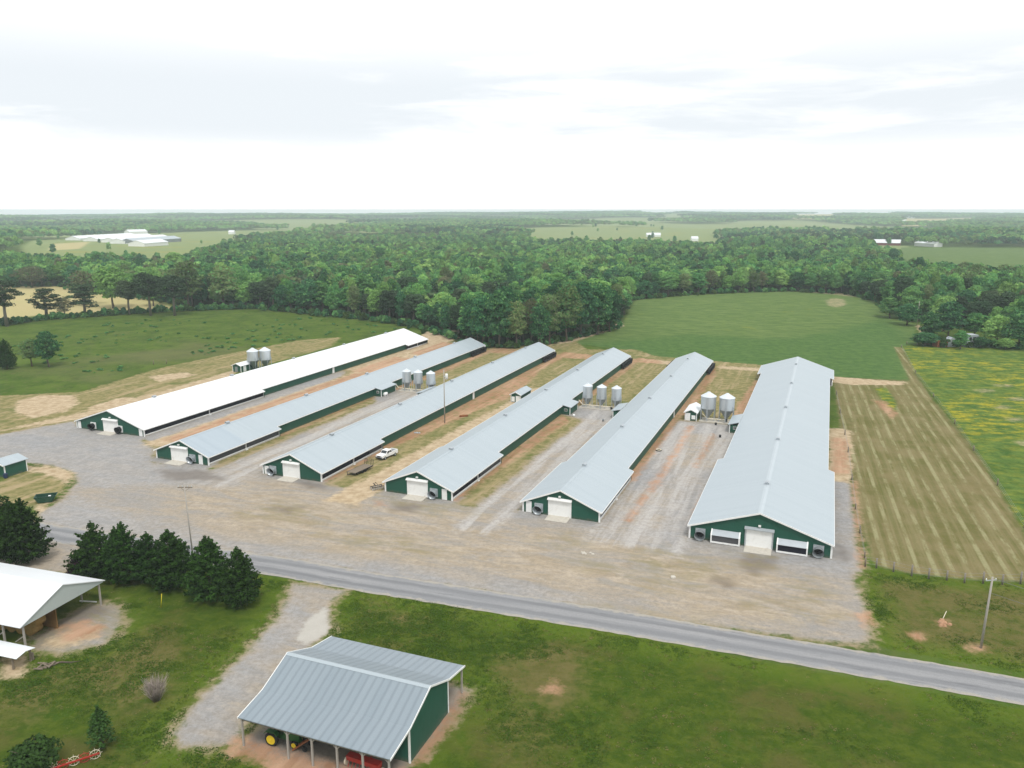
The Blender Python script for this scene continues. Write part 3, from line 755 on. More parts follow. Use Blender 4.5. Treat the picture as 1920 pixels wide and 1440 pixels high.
    if style == 'wide':
        for (xa, xb, mt) in ((-7.7, -2.9, 'pad_grey'), (2.9, 7.75, 'pad')):
            f = MB().box(xa, xa + .22, -.95, -.003, 0.1, 1.5).box(xb - .22, xb, -.95, -.003, 0.1, 1.5)
            f.prism([(-.003, 2.28), (-.96, 1.52), (-.96, 1.40), (-.003, 2.16)], xa, xa + .22, 'x').prism([(-.003, 2.28), (-.96, 1.52), (-.96, 1.40), (-.003, 2.16)], xb - .22, xb, 'x')
            f.box(xa + .22, xb - .22, -.95, -.75, .1, .36)
            f = f.build('cooling_box', M['white'], root)
            MB().prism([(-.004, 2.22), (-.94, 1.48), (-.94, 1.42), (-.004, 2.16)], xa + .222, xb - .222, 'x').build('cover_sheet', M['galv'], f)
            MB().box(xa + .222, xb - .222, -.80, -.6, .362, 1.41).build('cooling_pad', M[mt], f)
    # tunnel fans along the far side walls
    if not far:
        for sg in (-1, 1):
            for k in range(6):
                y = Ln - 13.2 + k * 2.3
                f = MB()
                f.tube([(sg * (xm + .004), y, 1.28), (sg * (xm + .5), y, 1.25), (sg * (xm + 1.15), y, 1.2)], [.78, .84, 1.0], 14, cap=False)
                f.tube([(sg * (xm + .2), y, 1.26), (sg * (xm + .25), y, 1.26)], .76, 14)
                f.build('exhaust_fan', M['black'], root)
            MB().box(*sorted((sg * (xm + .05), sg * (xm + .5))), Ln - .9, Ln - .4, 1.9, 2.3).build('fan_control_box', M['white'], root)
    return root, zr, xm


def add_fan(root, x, style):
    z = 1.25 if style != 'wide' else 1.2
    f = MB().box(x - .82, x + .82, -.22, -.003, z - .82, z + .82).build('exhaust_fan', M['galv'] if style != 'white' else M['white'], root)
    c = MB()
    c.tube([(x, -.221, z), (x, -.75, z - .1), (x, -1.15, z - .2)], [.70, .76, .90], 18, cap=False)
    c.tube([(x, -1.15, z - .2), (x, -1.10, z - .19), (x, -.3, z)], [.90, .85, .66], 18, cap=False)
    c.build('fan_cone', M['galv'] if style == 'grey' else M['dull'] if style == 'wide' else M['black'], f)
    d = MB().tube([(x, -.26, z), (x, -.32, z)], .66, 16)
    for k in range(5):
        a = k * 2 * math.pi / 5
        d.add([(x + .1 * math.cos(a), -.40, z + .1 * math.sin(a)), (x + .62 * math.cos(a), -.36, z + .62 * math.sin(a)),
               (x + .6 * math.cos(a + .5), -.44, z + .6 * math.sin(a + .5)), (x + .1 * math.cos(a + .9), -.44, z + .1 * math.sin(a + .9))], [(0, 1, 2, 3)])
    d.build('fan_blades', M['black'], f)


barns = []
barns.append(make_barn(0, 22.92, 45.7, 1.9, 5.82, 151.5, 10.4, .28, 'roof_white', 'wide green barn with a bright white roof, standing beside the rough pasture', (-1.75, 2.75), (-10.4, 10.3), (-5.4, 3.6), 'white', far=17.4))
barns.append(make_barn(1, 15.02, 24.8, 1.99, 5.15, 155.1, 6.6, .34, 'roof_grey', 'grey roofed green barn with a darker roof patch over its door end', (-2.75, 1.6), (5.3,), (3.1,), 'grey'))
barns.append(make_barn(2, 14.95, 24.6, 1.98, 5.32, 154.0, 6.6, .36, 'roof_grey', 'grey roofed green barn beside the parked white pickup and flat trailer', (-1.9, 1.9), (-6.4,), (-4.7,), 'grey'))
barns.append(make_barn(3, 14.97, 25.0, 2.05, 5.31, 152.4, 6.6, .35, 'roof_grey', 'grey roofed green barn with a windowed side room next to three silver bins', (-2.15, 1.95), (5.75,), (3.5,), 'grey'))
barns.append(make_barn(4, 14.90, 24.6, 2.01, 5.29, 154.0, 6.6, .38, 'roof_grey', 'grey roofed green barn beside the wide stone lane, narrow neighbour of the widest barn', (-2.15, 1.85), (-6.2,), (-4.2,), 'grey'))
barns.append(make_barn(5, 22.90, 38.9, 2.4, 6.29, 152.8, 10.45, .2, 'roof_grey', 'widest grey roofed green barn with two framed cooling boxes on its front', (-2.0, 2.1), (), (-9.5, 9.35), 'wide', far=15.3))


def side_room(b, y0, y1, sg, w=2.5, window=True):
    root, zr, xm = b
    zt = zr(xm) + .12
    xa, xb = sg * (xm + .003), sg * (xm + w)
    r = MB().box(*sorted((xa, xb)), y0, y1, 0, 2.05).build('control_room', M['green'], root)
    q = MB().prism([(sg * (xm + .34), zt - .02), (sg * (xm + w + .35), 2.2), (sg * (xm + w + .35), 2.07), (sg * (xm + .34), zt - .15)], y0 - .3, y1 + .3, 'y')
    q.build('room_roof', M['roof_grey'], r)
    for y in (y0 - .03, y1 - .13):
        MB().box(*sorted((sg * (xm + w - .16), sg * (xm + w + .03))), y, y + .16, 0, 2.06).build('corner_trim', M['white'], r)
    if window:
        xc = sg * (xm + w * .5)
        f = MB().box(xc - .42, xc + .42, y0 - .06, y0 - .003, .95, 1.7).build('window', M['white'], r)
        MB().box(xc - .34, xc - .03, y0 - .075, y0 - .061, 1.02, 1.63).box(xc + .03, xc + .34, y0 - .075, y0 - .061, 1.02, 1.63).build('pane', M['glass'], f)


side_room(barns[1], 71.3, 79.8, 1); side_room(barns[2], 71.3, 79.5, -1, 2.3, False)
side_room(barns[3], 71.3, 78.2, 1); side_room(barns[4], 72.2, 80.0, -1, 2.6, False)
side_room(barns[5], 70.2, 79.0, -1, 2.7)
for k, y in ((0, 83.9), (2, 78.7), (4, 79.4)):
    r, zr, xm = barns[k]
    MB().box(xm + .003, xm + .1, y - .55, y + .55, .05, 2.2).build('door', M['white'], r)


# ------------------------------------------------------------------ feed bins
def make_bin(r, h, zc, ncol=6):
    """silver hopper-bottom bin: cone roof, ringed wall, hopper, legs"""
    root = empty('feed_bin', (0, 0, 0), 0, 'x', 'feed bin')
    w = MB()
    zt = h - r * .58
    prof = []
    n = max(3, int((zt - zc) / .42))
    for k in range(n * 2 + 1):
        prof.append((r * (1.0 if k % 2 else .985), zc + (zt - zc) * k / (n * 2)))
    w.lathe(prof, 28); w.build('bin_wall', M['bin'], root)
    MB().lathe([(r * 1.04, zt - .05), (r * 1.04, zt + .03), (r * .22, h - .12), (r * .2, h), (0.001, h + .05)], 28, smooth=False).build('bin_roof', M['binroof'], root)
    MB().lathe([(r * .985, zc), (.28, .75), (.28, .55), (.001, .55)], 28, smooth=False).build('hopper', M['hopper'], root)
    for k in range(ncol):
        a = 2 * math.pi * (k + .5) / ncol
        o = MB().box(-.07, .07, -.07, .07, 0, zc + .9).build('leg', M['galv'], root)
        o.location = (r * 1.03 * math.cos(a), r * 1.03 * math.sin(a), 0); o.rotation_euler = (0, 0, a)
    l = MB()
    for dx in (-.2, .2): l.bar((dx, -r - .12, .5), (dx, -r - .12, zt), .05)
    for k in range(int(zt / .45)): l.bar((-.2, -r - .12, .6 + k * .45), (.2, -r - .12, .6 + k * .45), .04)
    l.build('ladder', M['galv'], root)
    return root


def bin_mat(name, a, b, metal, rough):
    m, t, p = new_mat(name, rough, 0.6, metal)
    o = t.objc()
    s = t.n.new('ShaderNodeSeparateXYZ'); t.l.new(o, s.inputs[0])
    n = t.noise(t.mapping(o, (1.2, 1.2, .25)), 1.2, 4, 0.6)
    t.set(p.inputs['Base Color'], t.mix(n, a, b))
    t.set(p.inputs['Normal'], t.bump(t.math('SINE', t.math('MULTIPLY', s.outputs[2], 60)), .25, .02))
    return m


M['bin'] = bin_mat('corrugated_bin', (0.46, 0.50, 0.52), (0.60, 0.63, 0.65), 0.55, 0.36)
M['binroof'] = bin_mat('bin_roof_metal', (0.60, 0.66, 0.70), (0.70, 0.74, 0.77), 0.3, 0.4)
M['hopper'] = bin_mat('hopper_metal', (0.22, 0.25, 0.26), (0.30, 0.33, 0.34), 0.4, 0.45)


def label_copy(src, loc, label, group, rz=0.0):
    c = copy_tree(src); c.location = (loc[0], loc[1], 0); c.rotation_euler = (0, 0, rz); c['label'] = label; c['group'] = group
    return c


b_small = make_bin(1.38, 6.9, 2.75); b_big = make_bin(1.98, 7.75, 3.35)
G1, G2 = 'three slim feed bins between grey roofed barns', 'pairs of fat feed bins'
b_small.location = tl(-119.2, 212.5) + (0,); b_small.rotation_euler = (0, 0, -TH)
b_small['group'] = G1; b_small['label'] = 'slim silver feed bin in the far trio, next to the windowed side room'
label_copy(b_small, tl(-115.2, 212.5), 'slim silver feed bin in the middle of the far trio behind the pole', G1, -TH)
label_copy(b_small, tl(-110.8, 212.5), 'slim silver feed bin in the far trio, closest to the tall transformer pole', G1, -TH)
label_copy(b_small, tl(-61.0, 213.0), 'slim silver feed bin in the near trio, beside the windowed green side room', G1, -TH)
label_copy(b_small, tl(-56.9, 213.0), 'slim silver feed bin in the middle of the near trio', G1, -TH)
label_copy(b_small, tl(-52.6, 213.0), 'slim silver feed bin in the near trio, farthest from the windowed side room', G1, -TH)
b_big.location = tl(-26.9, 210.6) + (0,); b_big.rotation_euler = (0, 0, -TH)
b_big['label'] = 'fat feed bin with deep hopper, next to the little white fronted hut'; b_big['group'] = G2
label_copy(b_big, tl(-22.1, 210.6), 'fat feed bin with a deep hopper, next to the widest barn', G2, -TH)
label_copy(b_big, tl(-185.6, 221.8), 'fat bright feed bin touching the small hut behind the white roofed barn', G2, -TH)
label_copy(b_big, tl(-182.6, 224.6), 'fat bright feed bin behind the white roofed barn, farther from the hut', G2, -TH)


def auger(ta, tb, l, label, z=.9):
    root = empty('feed_auger', tl(ta, l) + (0,), -TH, label, 'feed auger', 'feed pipes under the bins')
    n = tb - ta
    MB().tube([(0, 0, z + 1.2), (1.2, 0, z), (n - .6, 0, z)], .14, 8).build('feed_pipe', M['cream'], root)
    for x in (1.5, n * .5, n - .9):
        MB().box(x - .05, x + .05, -.05, .05, 0, z - .1).build('leg', M['galv'], root)
    MB().box(n * .72, n * .72 + .5, -.3, .3, .3, .95).build('motor', M['black'], root)
    return root


auger(-122.6, -108.0, 211.2, 'cream feed pipe running below the far trio of slim bins')
auger(-63.2, -50.2, 211.6, 'cream feed pipe running below the near trio of slim bins')
auger(-28.2, -19.8, 209.6, 'pale feed pipe running below the two fat bins by the hut', .7)
for (ta, tb, la, lb, lab) in ((-28.9, -19.6, 208.3, 213, 'pale concrete slab under the two fat feed bins'),
                              (-63.0, -50.4, 211.0, 215, 'concrete slab under the near trio of slim feed bins'),
                              (-121.4, -108.6, 210.6, 214.6, 'concrete slab under the far trio of slim feed bins')):
    o = MB().box(0, tb - ta, 0, lb - la, 0, .1).build('bin_slab', M['concrete'])
    o.location = tl(ta, la) + (0,); o.rotation_euler = (0, 0, -TH); tag(o, lab, 'slab', 'slabs under the feed bins')


# ------------------------------------------------------------------ little huts
def hut(name, t0, l0, w, d, he, hr, label, items, roof='roof_white', rz=-TH, xy=None):
    root = empty(name, (xy or tl(t0, l0)) + (0,), rz, label, 'shed')
    MB().prism([(-w/2, 0), (w/2, 0), (w/2, he), (0, hr), (-w/2, he)], 0, d, 'y').build('wall', M['green'], root)
    s = (hr - he) / (w / 2); e = w / 2 + .3
    b = MB()
    for sg in (-1, 1): b.prism([(0, hr + .12), (sg * e, hr + .12 - s * e), (sg * e, hr + .02 - s * e), (0, hr + .02)], -.35, d + .3, 'y')
    b.build('roof', M[roof], root)
    b = MB()
    for sg in (-1, 1):
        for y in (-.03, d - .15): b.box(*sorted((sg * (w/2 - .18), sg * (w/2 + .03))), y, y + .18, 0, he - .02)
        b.prism([(0, hr + .14), (sg * (e + .02), hr + .14 - s * e), (sg * (e + .02), hr - .1 - s * e), (0, hr - .1)], -.42, -.352, 'y')
    b.build('trim', M['white'], root)
    for (x, ww, z0, z1, mt, nm) in items:
        MB().box(x - ww/2, x + ww/2, -.06, -.004, z0, z1).build(nm, M[mt], root)
    return root


hut('generator_hut', -31.0, 208.1, 3.1, 8.2, 2.35, 3.1, 'white roofed hut with white front door, beside the two fat bins', [(-.75, 1.2, .05, 2.1, 'white', 'door'), (.7, 1.0, .5, 1.55, 'white', 'panel')])
hut('generator_hut', -81.9, 210.2, 3.1, 8.5, 2.35, 3.1, 'small green hut with pale roof standing alone on the orange clay between two barns', [(-.8, .9, .2, 1.7, 'white', 'panel'), (.65, 1.3, .05, 2.0, 'white', 'door')], 'roof_grey')
h1 = hut('generator_hut', -188.0, 216.0, 3.6, 8.4, 2.3, 3.05, 'green hut with white roof half hidden behind the white roofed barn', [(-.2, 1.1, .05, 1.9, 'dull', 'vent_panel')])
MB().box(1.804, 1.87, 1.2, 2.6, .05, 2.0).build('door', M['white'], h1)
hl = hut('utility_shed', 0, 0, 5.4, 5.0, 2.7, 3.5, 'green shed with white door and pale roof at the edge of the stone turnaround', [(-1.3, 1.2, .05, 2.1, 'white', 'door')], 'roof_grey', rz=math.radians(-22), xy=gp(-6, 893))


def thing_mesh(name, mb, mat, loc, rz, label, cat, group=None, z=0.0):
    o = mb.build(name, mat); o.location = (loc[0], loc[1], z); o.rotation_euler = (0, 0, rz)
    return tag(o, label, cat, group)


bn = empty('wheelie_bin', gp(11, 897) + (0,), .3, 'dark blue wheelie bin in front of the small shed door', 'bin')
MB().prism([(-.28, .12), (.28, .12), (.36, .98), (-.36, .98)], -.3, .34, 'y').build('body', M['bluebin'], bn)
MB().prism([(-.39, .985), (.39, .985), (.36, 1.06), (-.36, 1.06)], -.38, .4, 'y').build('lid', M['bluebin'], bn)
for x in (-.3, .22): MB().tube([(x, .36, .12), (x + .08, .36, .12)], .12, 10).build('wheel', M['tyre'], bn)

# ------------------------------------------------------------------ equipment shed in front
EA = -math.radians(21.06)
es = empty('equipment_shed', (-17.0, 78.0, 0), EA, 'open fronted green equipment shed with ribbed grey roof beside the driveway', 'shed')
MB().box(8.68, 8.85, -4.5, 4.5, 0, 4.05).prism([(-4.5, 4.05), (4.5, 4.05), (0, 5.88)], 8.68, 8.85, 'x').build('end_wall', M['green'], es)
MB().box(-8.85, -8.68, -4.5, 4.5, 0, 4.05).prism([(-4.5, 4.05), (4.5, 4.05), (0, 5.88)], -8.85, -8.68, 'x').build('end_wall', M['green'], es)
MB().box(-8.66, 8.66, -4.45, -4.3, 0, 3.98).build('front_wall', M['green'], es)
MB().box(-8.66, 8.66, 4.3, 4.45, 0, 3.98).build('back_wall', M['green'], es)
rf = MB()
for sg in (-1, 1):
    rf.prism([(0, 6.05), (sg * 4.55, 4.17), (sg * 8.62, 3.45), (sg * 8.62, 3.36), (sg * 4.55, 4.08), (0, 5.96)], -9.0, 9.0, 'x')
rf.build('roof', M['roof_shed'], es)
MB().prism([(-.32, 5.93), (0, 6.09), (.32, 5.93), (.32, 5.965), (0, 6.13), (-.32, 5.965)], -9.0, 9.0, 'x').build('ridge_cap', M['roof_grey'], es)
tr = MB()
for x in (-9.08, 9.002):
    for sg in (-1, 1):
        tr.prism([(0, 6.12), (sg * 4.55, 4.24), (sg * 8.66, 3.5), (sg * 8.66, 3.28), (sg * 4.55, 4.02), (0, 5.9)], x, x + .078, 'x')
for y in (-4.55, 4.4): tr.box(8.70, 8.9, y, y + .16, 0, 4.0).box(-8.9, -8.70, y, y + .16, 0, 4.0)
tr.build('roof_trim', M['white'], es)
for x in (-8.75, -3.1, -.15, 2.8, 5.75, 8.7):
    q = MB().box(x - .09, x + .09, -8.45, -8.27, 0, 3.36)
    for sg in (-1, 1):
        if -8 < x < 8 or sg * x < 0: q.bar((x, -8.36, 2.75), (x + sg * .62, -8.36, 3.36), .1)
    q.build('post', M['pole'], es)
for x in (-8.75, -2.9, 2.9, 8.75):
    MB().box(x - .09, x + .09, 8.25, 8.43, 0, 3.36).build('post', M['pole'], es)
MB().box(-8.8, 8.8, -8.44, -8.3, 3.1, 3.34).build('eave_beam', M['wood'], es)


def loc_of(root_xy, a, x, y):
    return (root_xy[0] + x * math.cos(a) - y * math.sin(a), root_xy[1] + x * math.sin(a) + y * math.cos(a))


ES = (-17.0, 78.0)
# old row-crop tractor
tx = empty('tractor', loc_of(ES, EA, -5.3, -6.3) + (0,), EA + .05, 'green tractor with yellow wheels parked under the lean-to', 'tractor')
def wheel(x, y, r, w, nm='wheel'):
    wh = MB().tube([(x, y - w/2, r), (x, y - w/4, r), (x, y + w/4, r), (x, y + w/2, r)], [r * .9, r, r, r * .9], 20).build(nm, M['tyre'], tx)
    rim = MB().tube([(x, y - w/2 - .03, r), (x, y + w/2 + .03, r)], r * .66, 18)
    rim.tube([(x, y - w/2 - .08, r), (x, y + w/2 + .08, r)], r * .2, 10)
    rim.build('rim', M['jyellow'], wh)
for sy in (-1, 1):
    wheel(-.75, sy * .9, .78, .42); wheel(1.75, sy * .62, .42, .24)
MB().box(.3, 2.15, -.3, .3, .75, 1.35).prism([(.3, 1.352), (2.12, 1.352), (2.1, 1.5), (1.9, 1.58), (.3, 1.62)], -.28, .28, 'y').build('hood', M['jgreen'], tx)
MB().box(-1.2, .3, -.26, .26, .5, 1.0).box(.3, 2.2, -.2, .2, .45, .74).box(1.65, 1.85, -.55, .55, .34, .5).build('chassis', M['jgreen'], tx)
for sy in (-1, 1):
    MB().prism([(-1.6, 1.35), (-1.35, 1.65), (-.3, 1.66), (0, 1.3), (-.05, 1.26), (-.32, 1.6), (-1.32, 1.59), (-1.55, 1.32)], *sorted((sy * .55, sy * 1.1)), 'y').build('fender', M['jgreen'], tx)
MB().box(-.85, -.4, -.25, .25, 1.12, 1.24).box(-.92, -.84, -.25, .25, 1.12, 1.6).build('seat', M['black'], tx)
MB().tube([(.35, 0, 1.5), (.05, 0, 1.72)], .03, 6).lathe([(.16, 0), (.2, .03), (.16, .05)], 12, o=(.03, 0, 1.72)).build('steering_wheel', M['black'], tx)
MB().tube([(1.3, .05, 1.6), (1.3, .05, 2.25)], .045, 8).build('exhaust', M['black'], tx)
q = MB()
for sy in (-.5, .5): q.bar((-1.15, sy, 1.0), (-1.15, sy, 2.35), .08)
q.box(-1.6, .15, -.65, .65, 2.36, 2.42)
q.build('canopy', M['jgreen'], tx)
# rust-coloured ramp and red implement under the lean-to
rp = empty('hay_elevator', loc_of(ES, EA, -2.2, -6.2) + (0,), EA, 'rust brown slanting hay elevator leaning under the lean-to', 'elevator')
q = MB()
for sy in (-.25, .25): q.bar((-1.2, sy - .9, .2), (1.5, sy + .5, 2.1), .14)
for k in range(9): q.bar((-1.2 + k * .33, -1.15 + k * .17, .2 + k * .235), (-1.2 + k * .33, -.65 + k * .17, .2 + k * .235), .07)
q.build('frame', M['rust'], rp)
for y in (-.75, .3): MB().tube([(0, y, .3), (0, y + .15, .3)], .3, 14).build('wheel', M['tyre'], rp)
ri = empty('seed_drill', loc_of(ES, EA, 5.0, -7.0) + (0,), EA - .05, 'long red implement with pale wheel parked by the shed posts', 'implement')
MB().prism([(-.3, .75), (.3, .75), (.4, 1.3), (-.4, 1.3)], -1.9, 1.9, 'x').build('hopper', M['red'], ri)
q = MB().bar((-2.0, 0, .62), (2.0, 0, .62), .14).bar((0, 0, .62), (0, 1.6, .55), .12)
for k in range(9): q.bar((-1.7 + k * .42, -.1, .62), (-1.7 + k * .42, -.4, .06), .05)
q.build('frame', M['red'], ri)
for x in (-2.1, 2.1): MB().tube([(x - .09, 0, .42), (x + .09, 0, .42)], .42, 16).build('wheel', M['cream'], ri)
sk = MB().prism([(-.3, 0), (.3, 0), (.36, .5), (.22, .95), (-.2, .9), (-.34, .5)], -.22, .22, 'y')
thing_mesh('feed_sack', sk, M['cream'], loc_of(ES, EA, 7.55, -7.3), EA, 'pale sack standing by the last front post of the equipment shed', 'sack')

# ------------------------------------------------------------------ white roofed hay shed at the edge
LA = -math.radians(17.3); LO = (-62.14, 91.88)
ls = empty('hay_shed', LO + (0,), LA, 'open hay shed with bright white roof and grey gable sheet', 'shed')
q = MB()
for sg in (-1, 1):
    q.prism([(6.15, 6.25), (6.15 + sg * 6.9, 3.62), (6.15 + sg * 6.9, 3.5), (6.15, 6.13)], -26, .45, 'x')
q.build('roof', M['roof_white'], ls)
MB().prism([(-.5, 3.63), (6.15, 6.1), (12.8, 3.63), (12.8, 3.4), (-.5, 3.4)], .2, .3, 'x').build('gable_sheet', M['gable_grey'], ls)
for k in range(8):
    for y in (0, 12.3):
        q = MB().box(-k * 3.4 - .1, -k * 3.4 + .1, y - .1, y + .1, 0, 3.42)
        if y == 0: q.bar((-k * 3.4, y, 2.0), (-k * 3.4 - 1.6, y, .9), .11)
        q.build('post', M['pole'], ls)
MB().box(-26, .1, -.12, .12, 3.22, 3.44).box(-26, .1, 12.18, 12.42, 3.22, 3.44).build('eave_beam', M['wood'], ls)
MB().box(-24, -.6, 5.4, 5.55, 0, 3.4).build('inner_wall', M['brown'], ls)
hs = empty('hay_stack', loc_of(LO, LA, -4.8, 3.6) + (0,), LA, 'stack of brown hay bales inside the white roofed shed', 'hay')
for k in range(5):
    for r in range(2):
        MB().tube([(-4 + k * 1.55 + (r * .7), -.8, .75 + r * 1.25), (-4 + k * 1.55 + (r * .7), .8, .75 + r * 1.25)], .74, 14).build('bale', M['hay'], hs)
tg = empty('trough_shelter', (-59.9, 88.2, 0), LA, 'low narrow white roof on dark posts in front of the hay shed', 'shelter')
q = MB()
for sg in (-1, 1): q.prism([(0, 2.1), (sg * 1.35, 1.82), (sg * 1.35, 1.76), (0, 2.04)], -12, .2, 'x')
q.build('roof', M['roof_white'], tg)
for x, y in ((-.9, -1.0), (-.5, 1.1), (-4.5, -1.0), (-4.5, 1.1), (-8.5, -1.0), (-8.5, 1.1)):
    MB().box(x - .1, x + .1, y - .1, y + .1, 0, 1.8).build('post', M['wood'], tg)
thing_mesh('gate_rail', MB().bar((0, 0, .35), (2.6, -.35, .4), .12), M['white'], gp(150, 1131), 0, 'pale rail lying on the ground by the back corner post of the hay shed', 'rail')
thing_mesh('stump', MB().tube([(0, 0, 0), (0, 0, .25), (.05, 0, .9)], [.3, .2, .16], 9), M['wood'], gp(61, 1236), 0, 'short dark stump standing off the end of the low white roof', 'stump')
q = MB()
for k in range(9):
    a = random.uniform(0, 3.1); x, y = random.uniform(-.9, .9), random.uniform(-.5, .5)
    q.bar((x, y, .08 + k * .03), (x + math.cos(a) * 1.1, y + math.sin(a) * 1.1, .12 + k * .05), .14)
thing_mesh('scrap_pile', q, M['wood'], gp(82, 1253), .4, 'small heap of scrap wood in the grass near the low white roof', 'scrap')
thing_mesh('fallen_branch', MB().tube([(0, 0, .1), (1.2, .2, .16), (2.4, .1, .1), (3.3, .35, .08)], [.13, .11, .08, .03], 7), M['bark'], gp(95, 1246), .1, 'dark fallen branch on the grass beyond the scrap wood heap', 'branch')

# ------------------------------------------------------------------ farm clutter in the yard
def heading(a, b):
    return math.atan2(b[1] - a[1], b[0] - a[0])


tk = empty('pickup_truck', gp(726, 857) + (0,), heading(gp(738, 851.5), gp(713, 861.5)), 'white pickup truck parked on the clay between two barns', 'pickup')
prof = [(2.75, .55), (2.8, .85), (2.68, 1.08), (1.45, 1.2), (1.38, 1.2), (-2.7, 1.2), (-2.75, .55)]
MB().prism(prof, -.95, .95, 'y').build('body', M['truck'], tk)
MB().prism([(1.35, 1.2), (.72, 1.82), (-.62, 1.84), (-.78, 1.2)], -.84, .84, 'y').build('cab', M['truck'], tk)
MB().prism([(1.26, 1.29), (.78, 1.77), (.8, 1.79), (1.3, 1.29)], -.72, .72, 'y').build('windshield', M['glass'], tk)
for sy in (-1, 1):
    MB().prism([(1.05, 1.27), (.68, 1.72), (.08, 1.74), (.08, 1.27)], *sorted((sy * .842, sy * .853)), 'y').prism([(-.02, 1.27), (-.02, 1.74), (-.52, 1.74), (-.62, 1.27)], *sorted((sy * .842, sy * .853)), 'y').build('side_window', M['glass'], tk)
    MB().box(2.74, 2.805, *sorted((sy * .55, sy * .88)), .80, .98).build('headlight', M['galv'], tk)
    MB().box(*(.85, 1.0), *sorted((sy * .96, sy * 1.16)), 1.28, 1.45).build('mirror', M['black'], tk)
    for x in (1.75, -1.7):
        w_ = MB().tube([(x, sy * .72, .38), (x, sy * .98, .38)], .39, 16).build('wheel', M['tyre'], tk)
        MB().tube([(x, sy * .97, .38), (x, sy * 1.0, .38)], .22, 12).build('rim', M['galv'], w_)
MB().box(-2.6, -.85, -.8, .8, 1.201, 1.215).build('cargo_bed', M['dull'], tk)
q = MB().box(-2.72, -.8, -.95, -.82, 1.21, 1.34).box(-2.72, -.8, .82, .95, 1.21, 1.34).box(-2.75, -2.62, -.82, .82, 1.21, 1.34)
q.build('bed_rail', M['truck'], tk)
MB().box(2.78, 2.92, -.93, .93, .42, .62).box(-2.9, -2.76, -.93, .93, .45, .62).build('bumper', M['black'], tk)
MB().box(2.75, 2.812, -.5, .5, .72, .98).build('grille', M['black'], tk)

fl = empty('flatbed_trailer', gp(675.5, 884.5) + (0,), heading(gp(687, 879), gp(664, 889.5)), 'low grey flatbed trailer parked in front of the white pickup', 'trailer')
MB().box(-3.0, 3.0, -1.15, 1.15, .68, .76).build('deck', M['wood'], fl)
MB().box(-3.02, 3.02, -1.2, -1.152, .56, .78).box(-3.02, 3.02, 1.152, 1.2, .56, .78).bar((3.0, -1.0, .62), (4.3, 0, .6), .1).bar((3.0, 1.0, .62), (4.3, 0, .6), .1).build('frame', M['black'], fl)
for x in (-.5, .45):
    for sy in (-1, 1):
        MB().tube([(x, sy * 1.0, .36), (x, sy * 1.14, .36)], .35, 14).build('wheel', M['tyre'], fl)
q = MB()
for sy in (-.85, .85): q.bar((-3.0, sy - .3, .78), (-3.25, sy - .3, 1.9), .06).bar((-3.0, sy + .3, .78), (-3.25, sy + .3, 1.9), .06).bar((-3.25, sy - .3, 1.9), (-3.25, sy + .3, 1.9), .06)
for k in range(5): q.bar((-3.05 - k * .045, -1.1, .95 + k * .2), (-3.05 - k * .045, 1.1, .95 + k * .2), .035)
q.build('loading_ramp', M['black'], fl)

im = empty('disc_harrow', gp(707, 917) + (0,), .6, 'small dark disc harrow left at the front corner of a green barn', 'implement')
q = MB().bar((-1.3, -.5, .6), (1.3, -.5, .6), .1).bar((-1.3, .5, .6), (1.3, .5, .6), .1).bar((-1, -.5, .6), (-1, .5, .6), .1).bar((1, -.5, .6), (1, .5, .6), .1).bar((0, .5, .6), (0, 1.9, .7), .1).bar((-.5, .5, .6), (0, .6, 1.3), .08).bar((.5, .5, .6), (0, .6, 1.3), .08)
q.build('frame', M['black'], im)
for k in range(7):
    for y in (-.5, .5): MB().tube([(-1.2 + k * .4, y, .3), (-1.17 + k * .4, y, .3)], .29, 14).build('disc', M['galv'], im)

sk = empty('skip', gp(87, 940) + (0,), .33, 'open dark green waste skip on the grass edge', 'skip')
q = MB()
for pr in ([(-1.9, 1.25), (-1.2, .12), (1.2, .12), (1.9, 1.25), (1.8, 1.25), (1.15, .2), (-1.15, .2), (-1.8, 1.25)],): q.prism(pr, -.95, .95, 'y')
q.prism([(-1.9, 1.25), (-1.2, .12), (1.2, .12), (1.9, 1.25)], -1.02, -.952, 'y').prism([(-1.9, 1.25), (-1.2, .12), (1.2, .12), (1.9, 1.25)], .952, 1.02, 'y')
q.build('body', M['dgreen'], sk)
q = MB().bar((-1.9, -1.04, 1.25), (1.9, -1.04, 1.25), .1).bar((-1.9, 1.04, 1.25), (1.9, 1.04, 1.25), .1)
for x in (-.9, 0, .9): q.box(x - .05, x + .05, -1.09, -1.022, .2, 1.2)
q.build('rim', M['dgreen'], sk)
MB().box(.5, .95, -.5, -.1, .205, 1.2).box(-.6, .1, -.3, .4, .205, .7).build('rubbish', M['white'], sk)

rl = empty('cable_reel', gp(1235, 845) + (0,), 0, 'black and pale hose coil lying on the stone lane', 'coil')
for k, (r, mt) in enumerate(((.62, 'black'), (.55, 'cream'))):
    MB().tube([(r * math.cos(a), r * math.sin(a), .12 + k * .16) for a in np.linspace(0, 2 * math.pi, 19)], .1, 6).build('hose_loop', M[mt], rl)
for n_, (px, py, col, lab) in enumerate(((1350, 820, 'black', 'small black bucket near the two fat bins by the widest barn'), (1342, 797, 'black', 'small black tub under the fat feed bins'),
                                          (1131, 790, 'dull', 'small grey bucket at the corner of the near bin lane'), (1076, 781, 'white', 'small white bucket outside the windowed side room'))):
    b = MB().lathe([(.001, 0), (.24, 0), (.32, .62), (.27, .6), (.2, .08), (.001, .08)], 14)
    thing_mesh('bucket', b, M[col], gp(px, py), 0, lab, 'bucket', 'buckets left in the lanes')
